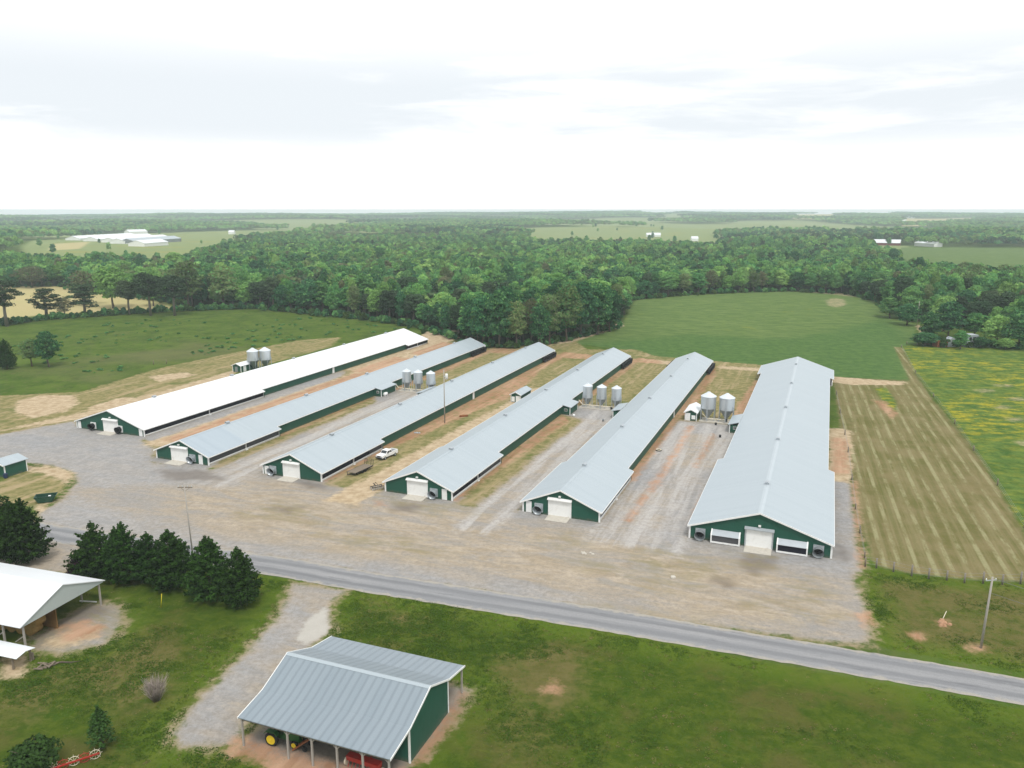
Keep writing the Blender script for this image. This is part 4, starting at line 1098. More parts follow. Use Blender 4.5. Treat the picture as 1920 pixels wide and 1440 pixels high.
tk2 = MB().tube([(-.75, 0, .62), (-.6, 0, .62), (.6, 0, .62), (.75, 0, .62)], [.3, .52, .52, .3], 16).box(-.5, -.35, -.4, .4, 0, .2).box(.35, .5, -.4, .4, 0, .2)
thing_mesh('white_tank', tk2, M['white'], tl(-121.6, 203.5), -TH + 1.5, 'small white tank beside the windowed side room of the patched roof barn', 'tank')
q = MB()
for k in range(6): q.tube([(-1.2 + .05 * k, -.3 + .12 * k, .12 + (k % 2) * .18), (1.2, -.35 + .13 * k, .13 + (k % 2) * .18)], .11, 7)
thing_mesh('log_pile', q, M['rust'], gp(869, 781), .3, 'small pile of reddish logs on the clay strip', 'logs')
q = MB()
for k in range(16):
    a = random.uniform(0, 6.28); r = random.uniform(0, .8)
    q.lathe([(.001, .0), (.2, .02), (.17, .16), (.001, .24)], 6, o=(r * math.cos(a), r * math.sin(a) * .6, 0), smooth=False)
thing_mesh('stone_heap', q, M['galv'], gp(782, 812), 0, 'low grey stone heap on the clay beside a barn wall', 'stones')
q = MB()
for k in range(11): q.lathe([(.001, 0), (.22, .02), (.16, .12), (.001, .17)], 5, o=(random.uniform(-1, 1), random.uniform(-.4, .4), 0), smooth=False)
thing_mesh('rubble', q, M['concrete'], gp(1101, 1038), -.2, 'scatter of pale rubble on the stone yard', 'rubble')
thing_mesh('white_stone', MB().lathe([(.001, 0), (.45, .03), (.38, .22), (.001, .3)], 7, smooth=False), M['concrete'], gp(1262, 1083), 0, 'single pale stone near the green patch of the yard', 'stone')

# ------------------------------------------------------------------ poles, wires, fences
def pole(px, x, y, h, label, arm=True, can=False, lean=0.0, rz=0.0, r=.16):
    root = empty('utility_pole', (x, y, 0), rz, label, 'utility pole')
    MB().tube([(0, 0, 0), (lean * .5, 0, h * .5), (lean, 0, h)], [r, r * .87, r * .72], 10).build('post', M['pole'], root)
    if arm:
        q = MB().box(lean - 1.15, lean + 1.15, .17, .29, h - .55, h - .43).bar((lean - .7, .2, h - .5), (lean, .16, h - 1.1), .05).bar((lean + .7, .2, h - .5), (lean, .16, h - 1.1), .05)
        q.build('crossarm', M['wood'], root)
        for x_ in (-1.05, -.4, .4, 1.05): MB().lathe([(.05, 0), (.07, .1), (.04, .2), (.001, .22)], 8, o=(lean + x_, .23, h - .43)).build('insulator', M['galv'], root)
    if can:
        MB().lathe([(.001, 0), (.36, .05), (.36, 1.35), (.3, 1.5), (.001, 1.5)], 14, o=(lean + .68, 0, h - 2.6)).build('transformer', M['white'], root)
        MB().box(lean + .1, lean + .36, -.06, .06, h - 1.9, h - 1.7).build('bracket', M['galv'], root)
    return root


x, y, h = tall(1839, 1215, 1082)
pole(0, x, y, h, 'pale utility pole in the roadside grass near the hay field fence', arm=False, lean=.25)
pr = Vector((x + .25, y, h))
MB_ = MB().bar((x - .7, y, h - .35), (x + .3, y, h - .35), .08)
pb = MB().bar((-.55, 0, h - .5), (.75, 0, h - .38), .09)
pb.build('crossarm', M['galv'], C.objects['utility_pole'])
for dx in (-.5, .7): MB().lathe([(.05, 0), (.08, .12), (.05, .26), (.001, .28)], 8, o=(dx, 0, h - .44)).build('insulator', M['white'], C.objects['utility_pole'])
pole(0, -50.5, 117, 13.3, 'thin utility pole with a short crossarm rising behind the row of cedars', arm=True, lean=-.4, r=.13)
x, y, h = tall(834, 793, 693)
pole(0, x, y, h, 'tall pale pole with a white transformer between two grey roofed barns', arm=False, can=True)
x, y, h = tall(1719, 613, 565)
pole(0, x, y, h, 'distant thin pole where the dirt track enters the wood', arm=False)
for k, (dz, dx, lab) in enumerate(((-.15, 0, 'upper slack power line from the roadside pole'), (-2.2, .1, 'lower slack power line from the roadside pole'))):
    a = pr + Vector((dx, 0, dz)); b = Vector((101, 68, 6.5 + dz * .8))
    pts_ = [a.lerp(b, i / 12) - Vector((0, 0, 3.0 * (i / 12) * (1 - i / 12) * 1.6)) for i in range(13)]
    tag(MB().tube(pts_, .022, 5).build('power_line', M['wire']), lab, 'power line', 'wires on the roadside pole')


def fence(name, pts_, label, h=1.25, wires=3, lean=.06, split=1, mat='fence'):
    root = empty(name, tuple(pts_[0]) + (0,), 0, label, 'fence', 'post and wire fences around the fields')
    o = Vector(pts_[0]); P_ = []
    for i in range(len(pts_) - 1):
        for k in range(split): P_.append(Vector(pts_[i]).lerp(Vector(pts_[i + 1]), k / split))
    P_.append(Vector(pts_[-1]))
    for q in P_:
        d = q - o; hh = h * random.uniform(.85, 1.12); e = random.uniform(-lean, lean); zz = float(ground_z(q.x, q.y))
        MB().tube([(d.x, d.y, zz - .1), (d.x + e, d.y + e, zz + hh)], [.14, .125], 8).build('post', M[mat if random.random() > .2 else 'wood'], root)
    w = MB()
    for k in range(wires):
        z = h * (.3 + .62 * k / max(1, wires - 1))
        w.tube([(q.x - o.x, q.y - o.y, float(ground_z(q.x, q.y)) + z) for q in P_], .014, 4, smooth=False)
    w.build('wires', M['wire'], root)


fence('wire_fence', [gp(*q) for q in [(1622, 1062), (1643, 1065), (1675, 1072), (1709, 1080), (1741, 1085), (1775, 1088), (1808, 1093), (1843, 1094), (1879, 1096), (1913, 1095), (1950, 1098), (1990, 1101)]], 'grey post and wire fence along the road end of the hay field', 1.75)
fence('wire_fence', [gp(*q) for q in [(1621, 1046), (1612, 1000), (1604, 955), (1597, 900), (1590, 848), (1584, 815), (1575, 775), (1568, 740)]], 'dark post and wire fence between the widest barn and the hay field', 1.3, mat='wood')
fence('wire_fence', [gp(*q) for q in [(1690, 652), (1716, 700), (1750, 745), (1790, 795), (1825, 845), (1870, 910), (1920, 990), (1960, 1075)]], 'thin post and wire fence between the mown hay and the yellow meadow', 1.3, mat='wood')
fence('wire_fence', [gp(*q) for q in [(1700, 646), (1740, 647), (1790, 648), (1860, 650), (1930, 652)]], 'dark wire fence at the far edge of the yellow meadow', 1.3, split=2, mat='wood')
for bx, by, lab in ((288, 684, 'lone dark fence post where pasture meets the mown strip, left of a pair'), (312, 682, 'lone dark fence post where pasture meets the mown strip, right of a pair')):
    thing_mesh('fence_post', MB().tube([(0, 0, 0), (.05, 0, 1.6)], [.13, .11], 8), M['wood'], gp(bx, by), 0, lab, 'post', 'lone posts by the pasture')
thing_mesh('marker_stake', MB().tube([(0, 0, 0), (.28, 0, 2.1)], .05, 8), M['yellow'], gp(302, 1139), 0, 'thin yellow marker stake leaning in the grass near the cedars', 'stake')
thing_mesh('wooden_stake', MB().tube([(0, 0, 0), (1.0, .9, .95)], .05, 7), M['cream'], gp(1766, 1164), 0, 'pale wooden stake stuck in a small dirt mound in the roadside grass', 'stake')
q = MB()
for k in range(14):
    a, r = random.uniform(0, 6.28), random.uniform(0, .8)
    q.lathe([(.001, 0), (.3, .0), (.2, .17), (.001, .26)], 7, o=(r * math.cos(a) * 1.4, r * math.sin(a), 0), smooth=False)
M['clay'] = plain('clay_soil', (0.40, 0.235, 0.145), 0.95, 0.1, var=.2, scale=3)
thing_mesh('dirt_mound', q, M['clay'], gp(1767, 1168), 0, 'small reddish dirt mound with a wooden stake in it', 'mound')
rk = empty('hay_rake', gp(140, 1437) + (0,), .55, 'red wheel rake with pale tines lying in the grass', 'rake')
MB().bar((-2.3, 0, .5), (2.3, 0, .62), .14).bar((-1.2, 0, .55), (-2.4, -.9, .4), .1).build('frame', M['red'], rk)
for k in range(5):
    x = -1.9 + k * .95
    q = MB().tube([(x + .5 * math.cos(a), .12, .55 + .5 * math.sin(a)) for a in np.linspace(0, 6.283, 15)], .035, 5)
    for j in range(8): q.bar((x, .12, .55), (x + .68 * math.cos(j * .785), .2, .55 + .68 * math.sin(j * .785)), .03)
    q.build('rake_wheel', M['red'] if k % 2 else M['cream'], rk)

# ruin by the right-hand trees and distant farms
rs = empty('ruined_shed', gp(1822, 651) + (0,), .1, 'weathered pale shed with dark openings at the edge of the trees', 'shed')
MB().box(-2.6, 2.6, 0, 4, 0, 4.6).prism([(-2.7, 4.6), (2.7, 4.6), (2.2, 5.1), (-2.2, 5.1)], -.1, 4.1, 'y').build('wall', M['galv'], rs)
for (xa, xb, za, zb) in ((-1.5, -.4, 2.7, 4.1), (.1, 1.4, 2.7, 4.2), (-1.2, .3, .8, 2.3)): MB().box(xa, xb, -.06, -.004, za, zb).build('window', M['black'], rs)
rs = empty('collapsed_shed', gp(1776, 651) + (0,), .1, 'collapsed rusty red and grey tin shed half hidden in bushes', 'shed')
MB().prism([(-4.4, 0), (0, 0), (.2, 2.3), (-4.2, 2.6)], 0, 3.5, 'y').build('wall', M['rust'], rs)
MB().prism([(.3, 0), (4.6, 0), (4.2, 3.6), (2.2, 4.0), (.5, 2.4)], .3, 3.5, 'y').build('tin_wall', M['galv'], rs)


def far_barn(a, b, w, hr, roofm, wallm, label, group, he=2.6):
    a, b = Vector(a), Vector(b); d = b - a; n = d.length; rz = math.atan2(d.y, d.x)
    z = float(ground_z((a.x + b.x) / 2, (a.y + b.y) / 2))
    r = empty('distant_barn', (a.x, a.y, z), rz, label, 'barn', group)
    MB().prism([(-w/2, -4), (w/2, -4), (w/2, he), (0, hr - .15), (-w/2, he)], 0, n, 'x').build('wall', M[wallm], r)
    q = MB(); s = (hr - he) / (w / 2)
    for sg in (-1, 1): q.prism([(0, hr), (sg * (w/2 + .5), he - .5 * s + .15), (sg * (w/2 + .5), he - .5 * s), (0, hr - .15)], -.5, n + .5, 'x')
    q.build('roof', M[roofm], r)
    q = MB()
    for k in range(3): q.box(-.06, -.004, -w * .3 + k * w * .3 - 1.2, -w * .3 + k * w * .3 + 1.2, 0, 2.2)
    q.build('door', M['white'], r)


GF = 'cluster of long white barns on the far pale field'
f0, f1 = Vector(gp(136, 453)), Vector(gp(250, 446))
dd = (f1 - f0)
for k, (px, py, sc, rm_) in enumerate(((136, 453.5, .95, 'roof_white'), (170, 455, .95, 'roof_white'), (204, 457, .9, 'roof_white'), (220, 459, .75, 'roof_white'), (256, 463.5, .36, 'roof_white'), (238, 459, .78, 'roof_grey'))):
    a = Vector(gp(px, py))
    far_barn(a, a + dd * sc, 26, 9.5, rm_, 'white' if k != 5 else 'dull',
             ['long white barn at the back of the far white cluster', 'long white barn second from the back of the far cluster', 'long white barn in the middle of the far cluster', 'long white barn towards the front of the far cluster',
              'short white barn at the very front of the far cluster', 'long grey roofed barn sticking out beyond the far white cluster'][k], GF, 5.0)
far_barn(gp(238, 438), gp(272, 437), 18, 13, 'roof_white', 'white', 'small white barn with a peaked roof on the field crest behind the far cluster', 'lone distant barns', 8)
far_barn(gp(1638, 458.5), gp(1688, 459.5), 14, 9.5, 'roof_white', 'darkred', 'distant red walled barn with a white roof at the wood edge', 'lone distant barns', 4.4)
far_barn(gp(1722, 460.5), gp(1759, 463), 14, 8.0, 'roof_white', 'white', 'distant white shed standing right of the red walled barn', 'lone distant barns', 5.0)
far_barn(gp(1212, 441), gp(1238, 441), 12, 8.5, 'roof_white', 'white', 'tiny distant white barn in a strip of pale field', 'lone distant barns', 4.5)
far_barn(gp(1580, 412), gp(1606, 412), 40, 16, 'roof_white', 'white', 'very distant white barn on the tan field near the horizon', 'lone distant barns', 8)
for k_, (xa, xb, yy, lab_) in enumerate(((664, 690, 452.5, 'small distant white barn on the left side of the mid wood clearing'), (1800, 1816, 418.5, 'very distant pale house at the right end of the far tan field'), (1700, 1712, 412.5, 'very distant small white shed above the far tan field'), (1296, 1308, 449, 'tiny distant pale house at the right end of the pale field strip'), (430, 440, 439, 'tiny distant pale house in the field behind the white barn cluster'))):
    far_barn(gp(xa, yy), gp(xb, yy), 12 if yy > 430 else 30, 9 if yy > 430 else 13, 'roof_white', 'white', lab_, 'lone distant barns', 5 if yy > 430 else 7)
far_barn(gp(1674, 415), gp(1692, 415.5), 40, 16, 'roof_white', 'white', 'very distant white barn left of the pale field near the horizon', 'lone distant barns', 8)

# ------------------------------------------------------------------ trees
def leaf_mat(name, a, b, trans=0.30, spread=0.44):
    m, t, p = new_mat(name, 0.85, 0.05)
    oi = t.n.new('ShaderNodeObjectInfo'); ge = t.n.new('ShaderNodeNewGeometry')
    r = oi.outputs['Random']
    c = t.mix(r, a, b)
    k = t.math('ADD', 1 - spread / 2, t.math('MULTIPLY', ge.outputs['Random Per Island'], spread))
    k = t.math('MULTIPLY', k, t.math('ADD', 0.78, t.math('MULTIPLY', t.math('FRACT', t.math('MULTIPLY', r, 13.7)), 0.5)))
    hs = t.n.new('ShaderNodeHueSaturation'); t.l.new(c, hs.inputs['Color'])
    t.l.new(k, hs.inputs['Value'])
    t.set(hs.inputs['Hue'], t.math('ADD', 0.487, t.math('MULTIPLY', t.math('FRACT', t.math('MULTIPLY', r, 7.13)), 0.026)))
    t.l.new(hs.outputs[0], p.inputs['Base Color'])
    if trans:
        tb = t.n.new('ShaderNodeBsdfTranslucent'); t.l.new(hs.outputs[0], tb.inputs['Color'])
        mx = t.n.new('ShaderNodeMixShader'); mx.inputs[0].default_value = trans
        t.l.new(p.outputs[0], mx.inputs[1]); t.l.new(tb.outputs[0], mx.inputs[2])
        t.l.new(mx.outputs[0], t.n['Material Output'].inputs['Surface'])
    return m


LM = {
    'mid': leaf_mat('leaves_mid_green', (0.076, 0.215, 0.070), (0.130, 0.290, 0.092)),
    'bright': leaf_mat('leaves_spring_green', (0.155, 0.330, 0.080), (0.240, 0.405, 0.120)),
    'dark': leaf_mat('leaves_dark_green', (0.030, 0.112, 0.050), (0.056, 0.160, 0.066)),
    'olive': leaf_mat('leaves_olive', (0.115, 0.190, 0.064), (0.175, 0.235, 0.092)),
    'brown': leaf_mat('catkins_brown', (0.135, 0.145, 0.075), (0.170, 0.170, 0.095)),
    'pine': leaf_mat('pine_needles', (0.034, 0.066, 0.032), (0.056, 0.088, 0.042), 0.1),
    'cedar': leaf_mat('cedar_sprays', (0.018, 0.046, 0.008), (0.029, 0.066, 0.012), 0.15, 1.2),
    'purple': leaf_mat('purple_leaves', (0.030, 0.012, 0.022), (0.045, 0.018, 0.030), 0.1),
    'twig': leaf_mat('bare_twigs', (0.28, 0.24, 0.215), (0.33, 0.28, 0.25), 0.0),
    'bush': leaf_mat('bush_leaves', (0.038, 0.085, 0.020), (0.072, 0.125, 0.034)),
}


def leaves_mesh(name, centres, normals, size, mats, jitter=0.6, aspect=1.0, mi=None):
    n = len(centres)
    nr = normals + rng.normal(0, jitter, (n, 3)); nr /= np.linalg.norm(nr, axis=1)[:, None] + 1e-9
    a = np.cross(nr, rng.normal(0, 1, (n, 3))); a /= np.linalg.norm(a, axis=1)[:, None] + 1e-9
    b = np.cross(nr, a)
    s = (np.asarray(size) * rng.uniform(0.6, 1.3, n))[:, None]
    a, b = a * s * aspect, b * s
    k = rng.uniform(.55, 1.0, (n, 4))[:, :, None]
    co = np.stack([centres - a * k[:, 0], centres - b * k[:, 1] - nr * s * .15, centres + a * k[:, 2], centres + b * k[:, 3] - nr * s * .15], 1).reshape(-1, 3)
    me = bpy.data.meshes.new(name)
    me.vertices.add(4 * n); me.vertices.foreach_set('co', co.astype(np.float32).ravel())
    me.loops.add(4 * n); me.loops.foreach_set('vertex_index', np.arange(4 * n, dtype=np.int32))
    me.polygons.add(n); me.polygons.foreach_set('loop_start', np.arange(0, 4 * n, 4, dtype=np.int32))
    for m in mats: me.materials.append(m)
    if mi is not None: me.polygons.foreach_set('material_index', mi.astype(np.int32))
    me.update(calc_edges=True)
    return me


def sphere_dirs(n):
    d = rng.normal(0, 1, (n, 3)); return d / np.linalg.norm(d, axis=1)[:, None]


def crown_points(H, Rr, base, nb, n, blob=(.34, .5), shape='round'):
    """leaf clumps spread over many small domes that make up an uneven crown"""
    cs, ns = [], []
    top = H - base
    bl = []
    for k in range(nb):
        f = (k + .5) / nb
        z = base + top * (0.12 + .76 * f)
        prof = math.sin(math.pi * min(1, max(0, .14 + .80 * f))) ** .75 if shape == 'round' else (1.05 - f) ** .7
        if shape == 'tall': prof = (math.sin(math.pi * (.12 + .8 * f)) ** .5) * (1 - .25 * f)
        a = k * 2.399 + rng.uniform(-.5, .5)
        rr = Rr * prof * math.sqrt(rng.uniform(.15, 1)) * .72
        r = Rr * rng.uniform(*blob) * (0.75 + .4 * prof)
        bl.append((rr * math.cos(a), rr * math.sin(a), z, r))
    w = np.array([b[3] ** 2 for b in bl]); w /= w.sum()
    for (x, y, z, r), q in zip(bl, w):
        m = int(n * q) + 1
        d = sphere_dirs(m); d[:, 2] = np.abs(d[:, 2]) * .9 + d[:, 2] * .35 + .05
        d /= np.linalg.norm(d, axis=1)[:, None]
        q_ = rng.uniform(.62, 1.06, (m, 1))
        cs.append(np.array([x, y, z]) + d * q_ * r * np.array([1, 1, .8])); ns.append(d)
    return np.concatenate(cs), np.concatenate(ns)


def trunk_mesh(H, r, base, mat, limbs=6, reach=2.5, lean=.3):
    b = MB()
    b.tube([(0, 0, -.6), (.05, .02, base * .5), (lean * .5, .1, base), (lean, .15, H * .8)], [r * 1.25, r, r * .8, r * .2], 8)
    for k in range(limbs):
        a = k * 2.4 + random.uniform(-.4, .4); z = base + (H * .75 - base) * k / limbs * .9
        L_ = reach * random.uniform(.7, 1.1)
        x0 = lean * .5
        b.tube([(x0, .1, z), (x0 + math.cos(a) * L_ * .5, math.sin(a) * L_ * .5, z + L_ * .35), (x0 + math.cos(a) * L_, math.sin(a) * L_, z + L_ * .8)], [r * .45, r * .3, r * .1], 6)
    return b.mesh('trunk', mat)


PROTO = {}


def proto(key, crown, trunk):
    PROTO[key] = (crown, trunk)


def broad(key, mat, H, Rr, base, nb, n, leaf, shape='round', mat2=None, bark='bark', limbs=6):
    c, nn = crown_points(H, Rr, base, nb, n, shape=shape)
    mi = (rng.random(len(c)) < .18).astype(int) if mat2 else None
    proto(key, leaves_mesh('crown', c, nn, leaf, [LM[mat]] + ([LM[mat2]] if mat2 else []), .42, 1.0, mi), trunk_mesh(H, H * .017 + .06, max(base, 1.5), M[bark], limbs, Rr * .7))


def pine(key, H, Rr, base, npad, n, leaf, mat='pine', flat=.85):
    """bare trunk, crooked limbs, separate flat tufts of needles with sky between"""
    b = MB(); r = H * .016 + .08
    b.tube([(0, 0, -.5), (.1, 0, H * .35), (-.1, .1, H * .65), (.1, 0, H * .95)], [r * 1.3, r, r * .8, r * .2], 9)
    cs, ns = [], []
    for k in range(npad):
        f = k / max(1, npad - 1)
        a = k * 2.399 + random.uniform(-.4, .4)
        z = base + (H - base) * f + random.uniform(-1.0, 1.0)
        q = Rr * (math.sin(math.pi * (.20 + .66 * f)) ** .7) * math.sqrt(random.uniform(.06, 1.0)) * .85
        e = np.array([q * math.cos(a), q * math.sin(a), z + q * .12])
        b.tube([(0, 0, z - q * .35), (e[0] * .55, e[1] * .55, z - q * .1), tuple(e)], [r * .38, r * .25, r * .08], 6)
        m = n // npad; d = sphere_dirs(m); d[:, 2] = np.abs(d[:, 2]) + .1
        pr_ = Rr * random.uniform(.36, .54)
        cs.append(e + d * rng.uniform(.3, 1.0, (m, 1)) * np.array([pr_, pr_, pr_ * flat])); ns.append(d)
    proto(key, leaves_mesh('crown', np.concatenate(cs), np.concatenate(ns), leaf, [LM[mat]], .7), b.mesh('trunk', M['barkp']))


def cedar(key, H, Rr, n, leaf, tips=1, seed=0, mat='cedar'):
    rs_ = np.random.default_rng(seed + 40)
    cs, ns = [], []
    # ascending plumes around one or more leaders
    leaders = [(0, 0, H)] + [(rs_.uniform(-.4, .4) * Rr, rs_.uniform(-.35, .35) * Rr, H * rs_.uniform(.78, .95)) for _ in range(tips - 1)]
    npl = 190
    for k in range(npl):
        lx, ly, lh = leaders[k % len(leaders)]
        f = (k + rs_.uniform(0, 1)) / npl
        z = .2 + (lh - .9) * f
        prof = min(1.0, .80 + f * 1.6) * (1 - f) ** .66 * 1.16
        a = k * 2.399 + rs_.uniform(-.3, .3)
        ro = Rr * prof * rs_.uniform(.76, 1.18)
        p0 = np.array([lx * f, ly * f, z]); p1 = p0 + np.array([math.cos(a) * ro, math.sin(a) * ro, ro * (.30 + .5 * f) + .25])
        m = max(6, int(n / npl * (.45 + 1.1 * (1 - f))))
        s = rs_.uniform(.15, 1, m) ** .6
        wid = (.34 - .24 * s) * (0.5 + .5 * Rr * prof / 2.5)
        c = p0 + (p1 - p0) * s[:, None] + rs_.normal(0, 1, (m, 3)) * wid[:, None]
        c[:, 2] = np.maximum(c[:, 2], .08)
        d = (p1 - p0) / np.linalg.norm(p1 - p0)
        cs.append(c); ns.append(np.tile(d * .6 + np.array([0, 0, .5]), (m, 1)))
    for (lx, ly, lh) in leaders:
        m = 60; s = rs_.uniform(0, 1, m)
        cs.append(np.stack([lx * .95 + rs_.normal(0, .16, m) * (1.3 - s), ly * .95 + rs_.normal(0, .16, m) * (1.3 - s), lh - 1.5 + 1.6 * s], 1)); ns.append(np.tile([0, 0, 1.0], (m, 1)))
    b = MB(); b.tube([(0, 0, -.3), (0, 0, H * .5), (0, 0, H * .9)], [.22, .15, .04], 8)
    proto(key, leaves_mesh('crown', np.concatenate(cs), np.concatenate(ns), leaf, [LM[mat]], .75, .55), b.mesh('trunk', M['bark']))


# near trees: finer foliage
for k in range(3):
    broad(f'mid{k}', 'mid', 16, 4.6, 2.2, 26, 3200, .42, mat2='bright')
    broad(f'dark{k}', 'dark', 16, 4.8, 1.6, 26, 3200, .42, mat2='mid')
broad('bright0', 'bright', 14, 5.0, 1.8, 26, 3000, .42, mat2='mid'); broad('bright1', 'bright', 17, 4.2, 3, 24, 2800, .42, 'tall')
broad('tall0', 'mid', 19, 3.6, 4, 26, 2800, .42, 'tall', 'bright'); broad('tall1', 'mid', 18, 3.9, 5, 26, 2800, .42, 'tall', 'dark')
broad('olive0', 'olive', 16, 4.6, 2.6, 24, 2400, .40, mat2='mid'); broad('olive1', 'olive', 17, 4.9, 2.4, 24, 2400, .40, mat2='brown')
broad('brown0', 'brown', 15, 4.6, 2.4, 22, 1700, .36, mat2='olive')
pine('pine0', 20, 4.8, 9.0, 24, 3600, .36); pine('pine1', 18, 4.2, 6.0, 26, 3600, .36); pine('pine2', 19, 5.4, 9.5, 30, 5600, .38, flat=.75)
broad('darkpine', 'pine', 20, 4.4, 6, 26, 2900, .38, 'tall')
broad('shrub0', 'bush', 3.2, 2.0, .1, 12, 900, .26, limbs=3); broad('shrub1', 'dark', 3.8, 2.6, .1, 14, 1000, .28, limbs=3)
cedar('cedar0', 9, 2.9, 8500, .25, 4, 1); cedar('cedar1', 9, 2.6, 8500, .24, 3, 2); cedar('cedar2', 8.5, 2.7, 8500, .24, 2, 3)
cedar('sapling', 4.5, 1.25, 900, .22, 1, 5, 'bush'); broad('purple', 'purple', 2.0, 1.5, .1, 10, 900, .17, limbs=3)
broad('yardbush', 'bush', 3.2, 2.2, .1, 14, 2200, .2, limbs=3)


def plant(name, key, x, y, h, w=None, label=None, cat='tree', group=None, rz=None, z=None):
    cr, tk_ = PROTO[key]
    zz = float(ground_z(x, y)) if z is None else z
    root = empty(name, (x, y, zz), random.uniform(0, 6.28) if rz is None else rz, label, cat, group)
    h0 = max(v.co.z for v in cr.vertices[:400:1]) if False else SIZE.setdefault(key, size_of(cr))[1]
    r0 = SIZE[key][0]
    sz = h / h0; sw = (w / (2 * r0)) if w else sz
    root.scale = (sw, sw, sz)
    for nm, me in (('crown', cr), ('trunk', tk_)):
        link(nm, me, root)
    return root


SIZE = {}


def size_of(me):
    co = np.empty(len(me.vertices) * 3, np.float32); me.vertices.foreach_get('co', co); co = co.reshape(-1, 3)
    return (float(np.percentile(np.hypot(co[:, 0], co[:, 1]), 97)), float(np.percentile(co[:, 2], 99.6)))


def at_px(name, key, bx, by, top, wpx, label, cat='tree', group=None):
    x, y, h = tall(bx, by, top)
    d = y * math.cos(PITCH) + CAM_H * math.sin(PITCH)
    return plant(name, key, x, y, h, wpx * d / FPX if wpx else None, label, cat, group)


GC = 'dark cedars beside the road'
for a in ((12, 1042, 934, 104, 'cedar0', 'dark cedar cut by the picture edge, tallest of the pair beyond the hay shed'), (52, 1052, 940, 88, 'cedar1', 'dark cedar right of its pair, standing by the short side drive'),
          (181, 1076, 983, 92, 'cedar0', 'round topped dark cedar at the end of the row, above the purple shrub'), (238, 1090, 984, 80, 'cedar1', 'pointed dark cedar next to the round topped one in the row'),
          (283, 1090, 1002, 68, 'cedar2', 'narrow dark cedar squeezed in the middle of the row'), (322, 1100, 999, 92, 'cedar2', 'broad dark cedar just before the gap where the pole shows'),
          (394, 1122, 1011, 88, 'cedar1', 'twin tipped dark cedar right of the gap in the row'), (451, 1134, 1031, 78, 'cedar2', 'dark cedar at the driveway end of the row')):
    at_px('cedar_tree', a[4], a[0], a[1], a[2], a[3], a[5], 'tree', GC)
at_px('purple_shrub', 'purple', 146, 1082, 1050, 46, 'low purple leaved shrub at the foot of the cedar row', 'shrub')
at_px('pine_sapling', 'sapling', 192, 1402, 1325, 50, 'thin young pine alone on the rough lawn', 'tree')
at_px('lawn_shrub', 'yardbush', 62, 1450, 1394, 92, 'rounded dark green shrub at the bottom edge of the lawn', 'shrub')
b = MB(); random.seed(5)
for k in range(110):
    a = k * 2.4; s_ = random.uniform(.3, 1.0); hh = random.uniform(1.8, 3.4)
    x1, y1 = math.cos(a) * s_ * 1.7, math.sin(a) * s_ * 1.7
    b.tube([(x1 * .2, y1 * .2, 0), (x1 * .6, y1 * .6, hh * .45), (x1, y1, hh * (1.15 - .35 * s_))], [.024, .014, .006], 4)
    for j in range(3): b.tube([(x1 * .6, y1 * .6, hh * .6), (x1 * .8 + random.uniform(-.4, .4), y1 * .8 + random.uniform(-.4, .4), hh * random.uniform(.75, 1))], [.014, .006], 4)
thing_mesh('bare_shrub', b, LM['twig'], gp(293, 1314), 0, 'leafless grey shrub on the lawn beside the driveway', 'shrub')

GP = 'tall pines along the pasture hedge'
for a in (('pine_tree', 'pine0', 13, 612, 526, 60, 'tall open crowned pine on the hedge, at the picture edge before the tan field'),
          ('pine_tree', 'pine1', 88, 598, 541, 54, 'pine with layered flat branches standing alone before the tan field'),
          ('broadleaf_tree', 'brown0', 122, 595, 557, 38, 'small green topped tree between two pines on the hedge'),
          ('pine_tree', 'pine1', 160, 594, 532, 50, 'dense dark pine on the hedge with a bushy lower trunk'),
          ('pine_tree', 'pine2', 243, 590, 526, 46, 'flat topped dark pine in front of the bright green round tree'),
          ('pine_tree', 'pine2', 283, 592, 512, 56, 'tallest flat topped pine of the hedge, with a long bare trunk'),
          ('pine_tree', 'pine2', 328, 592, 516, 58, 'broad crowned dark pine with a bare trunk at the corner of the pasture'),
          ('pine_tree', 'darkpine', 490, 578, 528, 44, 'dark pine rising from the bushes where hedge meets wood')):
    at_px(*a, 'tree', GP)
for a in (('broadleaf_tree', 'dark0', 92, 688, 621, 44, 'round headed dark tree on a thin trunk in the rough pasture'),
          ('broadleaf_tree', 'olive0', 60, 687, 636, 36, 'faint olive tree beside the round headed one in the pasture'),
          ('cedar_tree', 'cedar2', 14, 692, 638, 34, 'dark bushy cedar at the pasture edge of the picture'),
          ('broadleaf_tree', 'bright0', 213, 578, 499, 72, 'big bright green round tree behind the hedge pines'),
          ('broadleaf_tree', 'brown0', 160, 572, 508, 60, 'yellowish brown budding tree beside the bright green round tree'),
          ('broadleaf_tree', 'bright0', 288, 574, 508, 46, 'lime green tree showing behind the tallest flat topped pine'),
          ('broadleaf_tree', 'olive1', 355, 578, 490, 60, 'big olive brown tree behind the corner of the pasture'),
          ('broadleaf_tree', 'olive0', 420, 578, 500, 56, 'grey olive tree behind the hedge in front of the wood'),
          ('broadleaf_tree', 'brown0', 60, 540, 500, 60, 'brown budding tree behind the tan field')):
    at_px(*a, 'tree', 'single trees around the pasture')
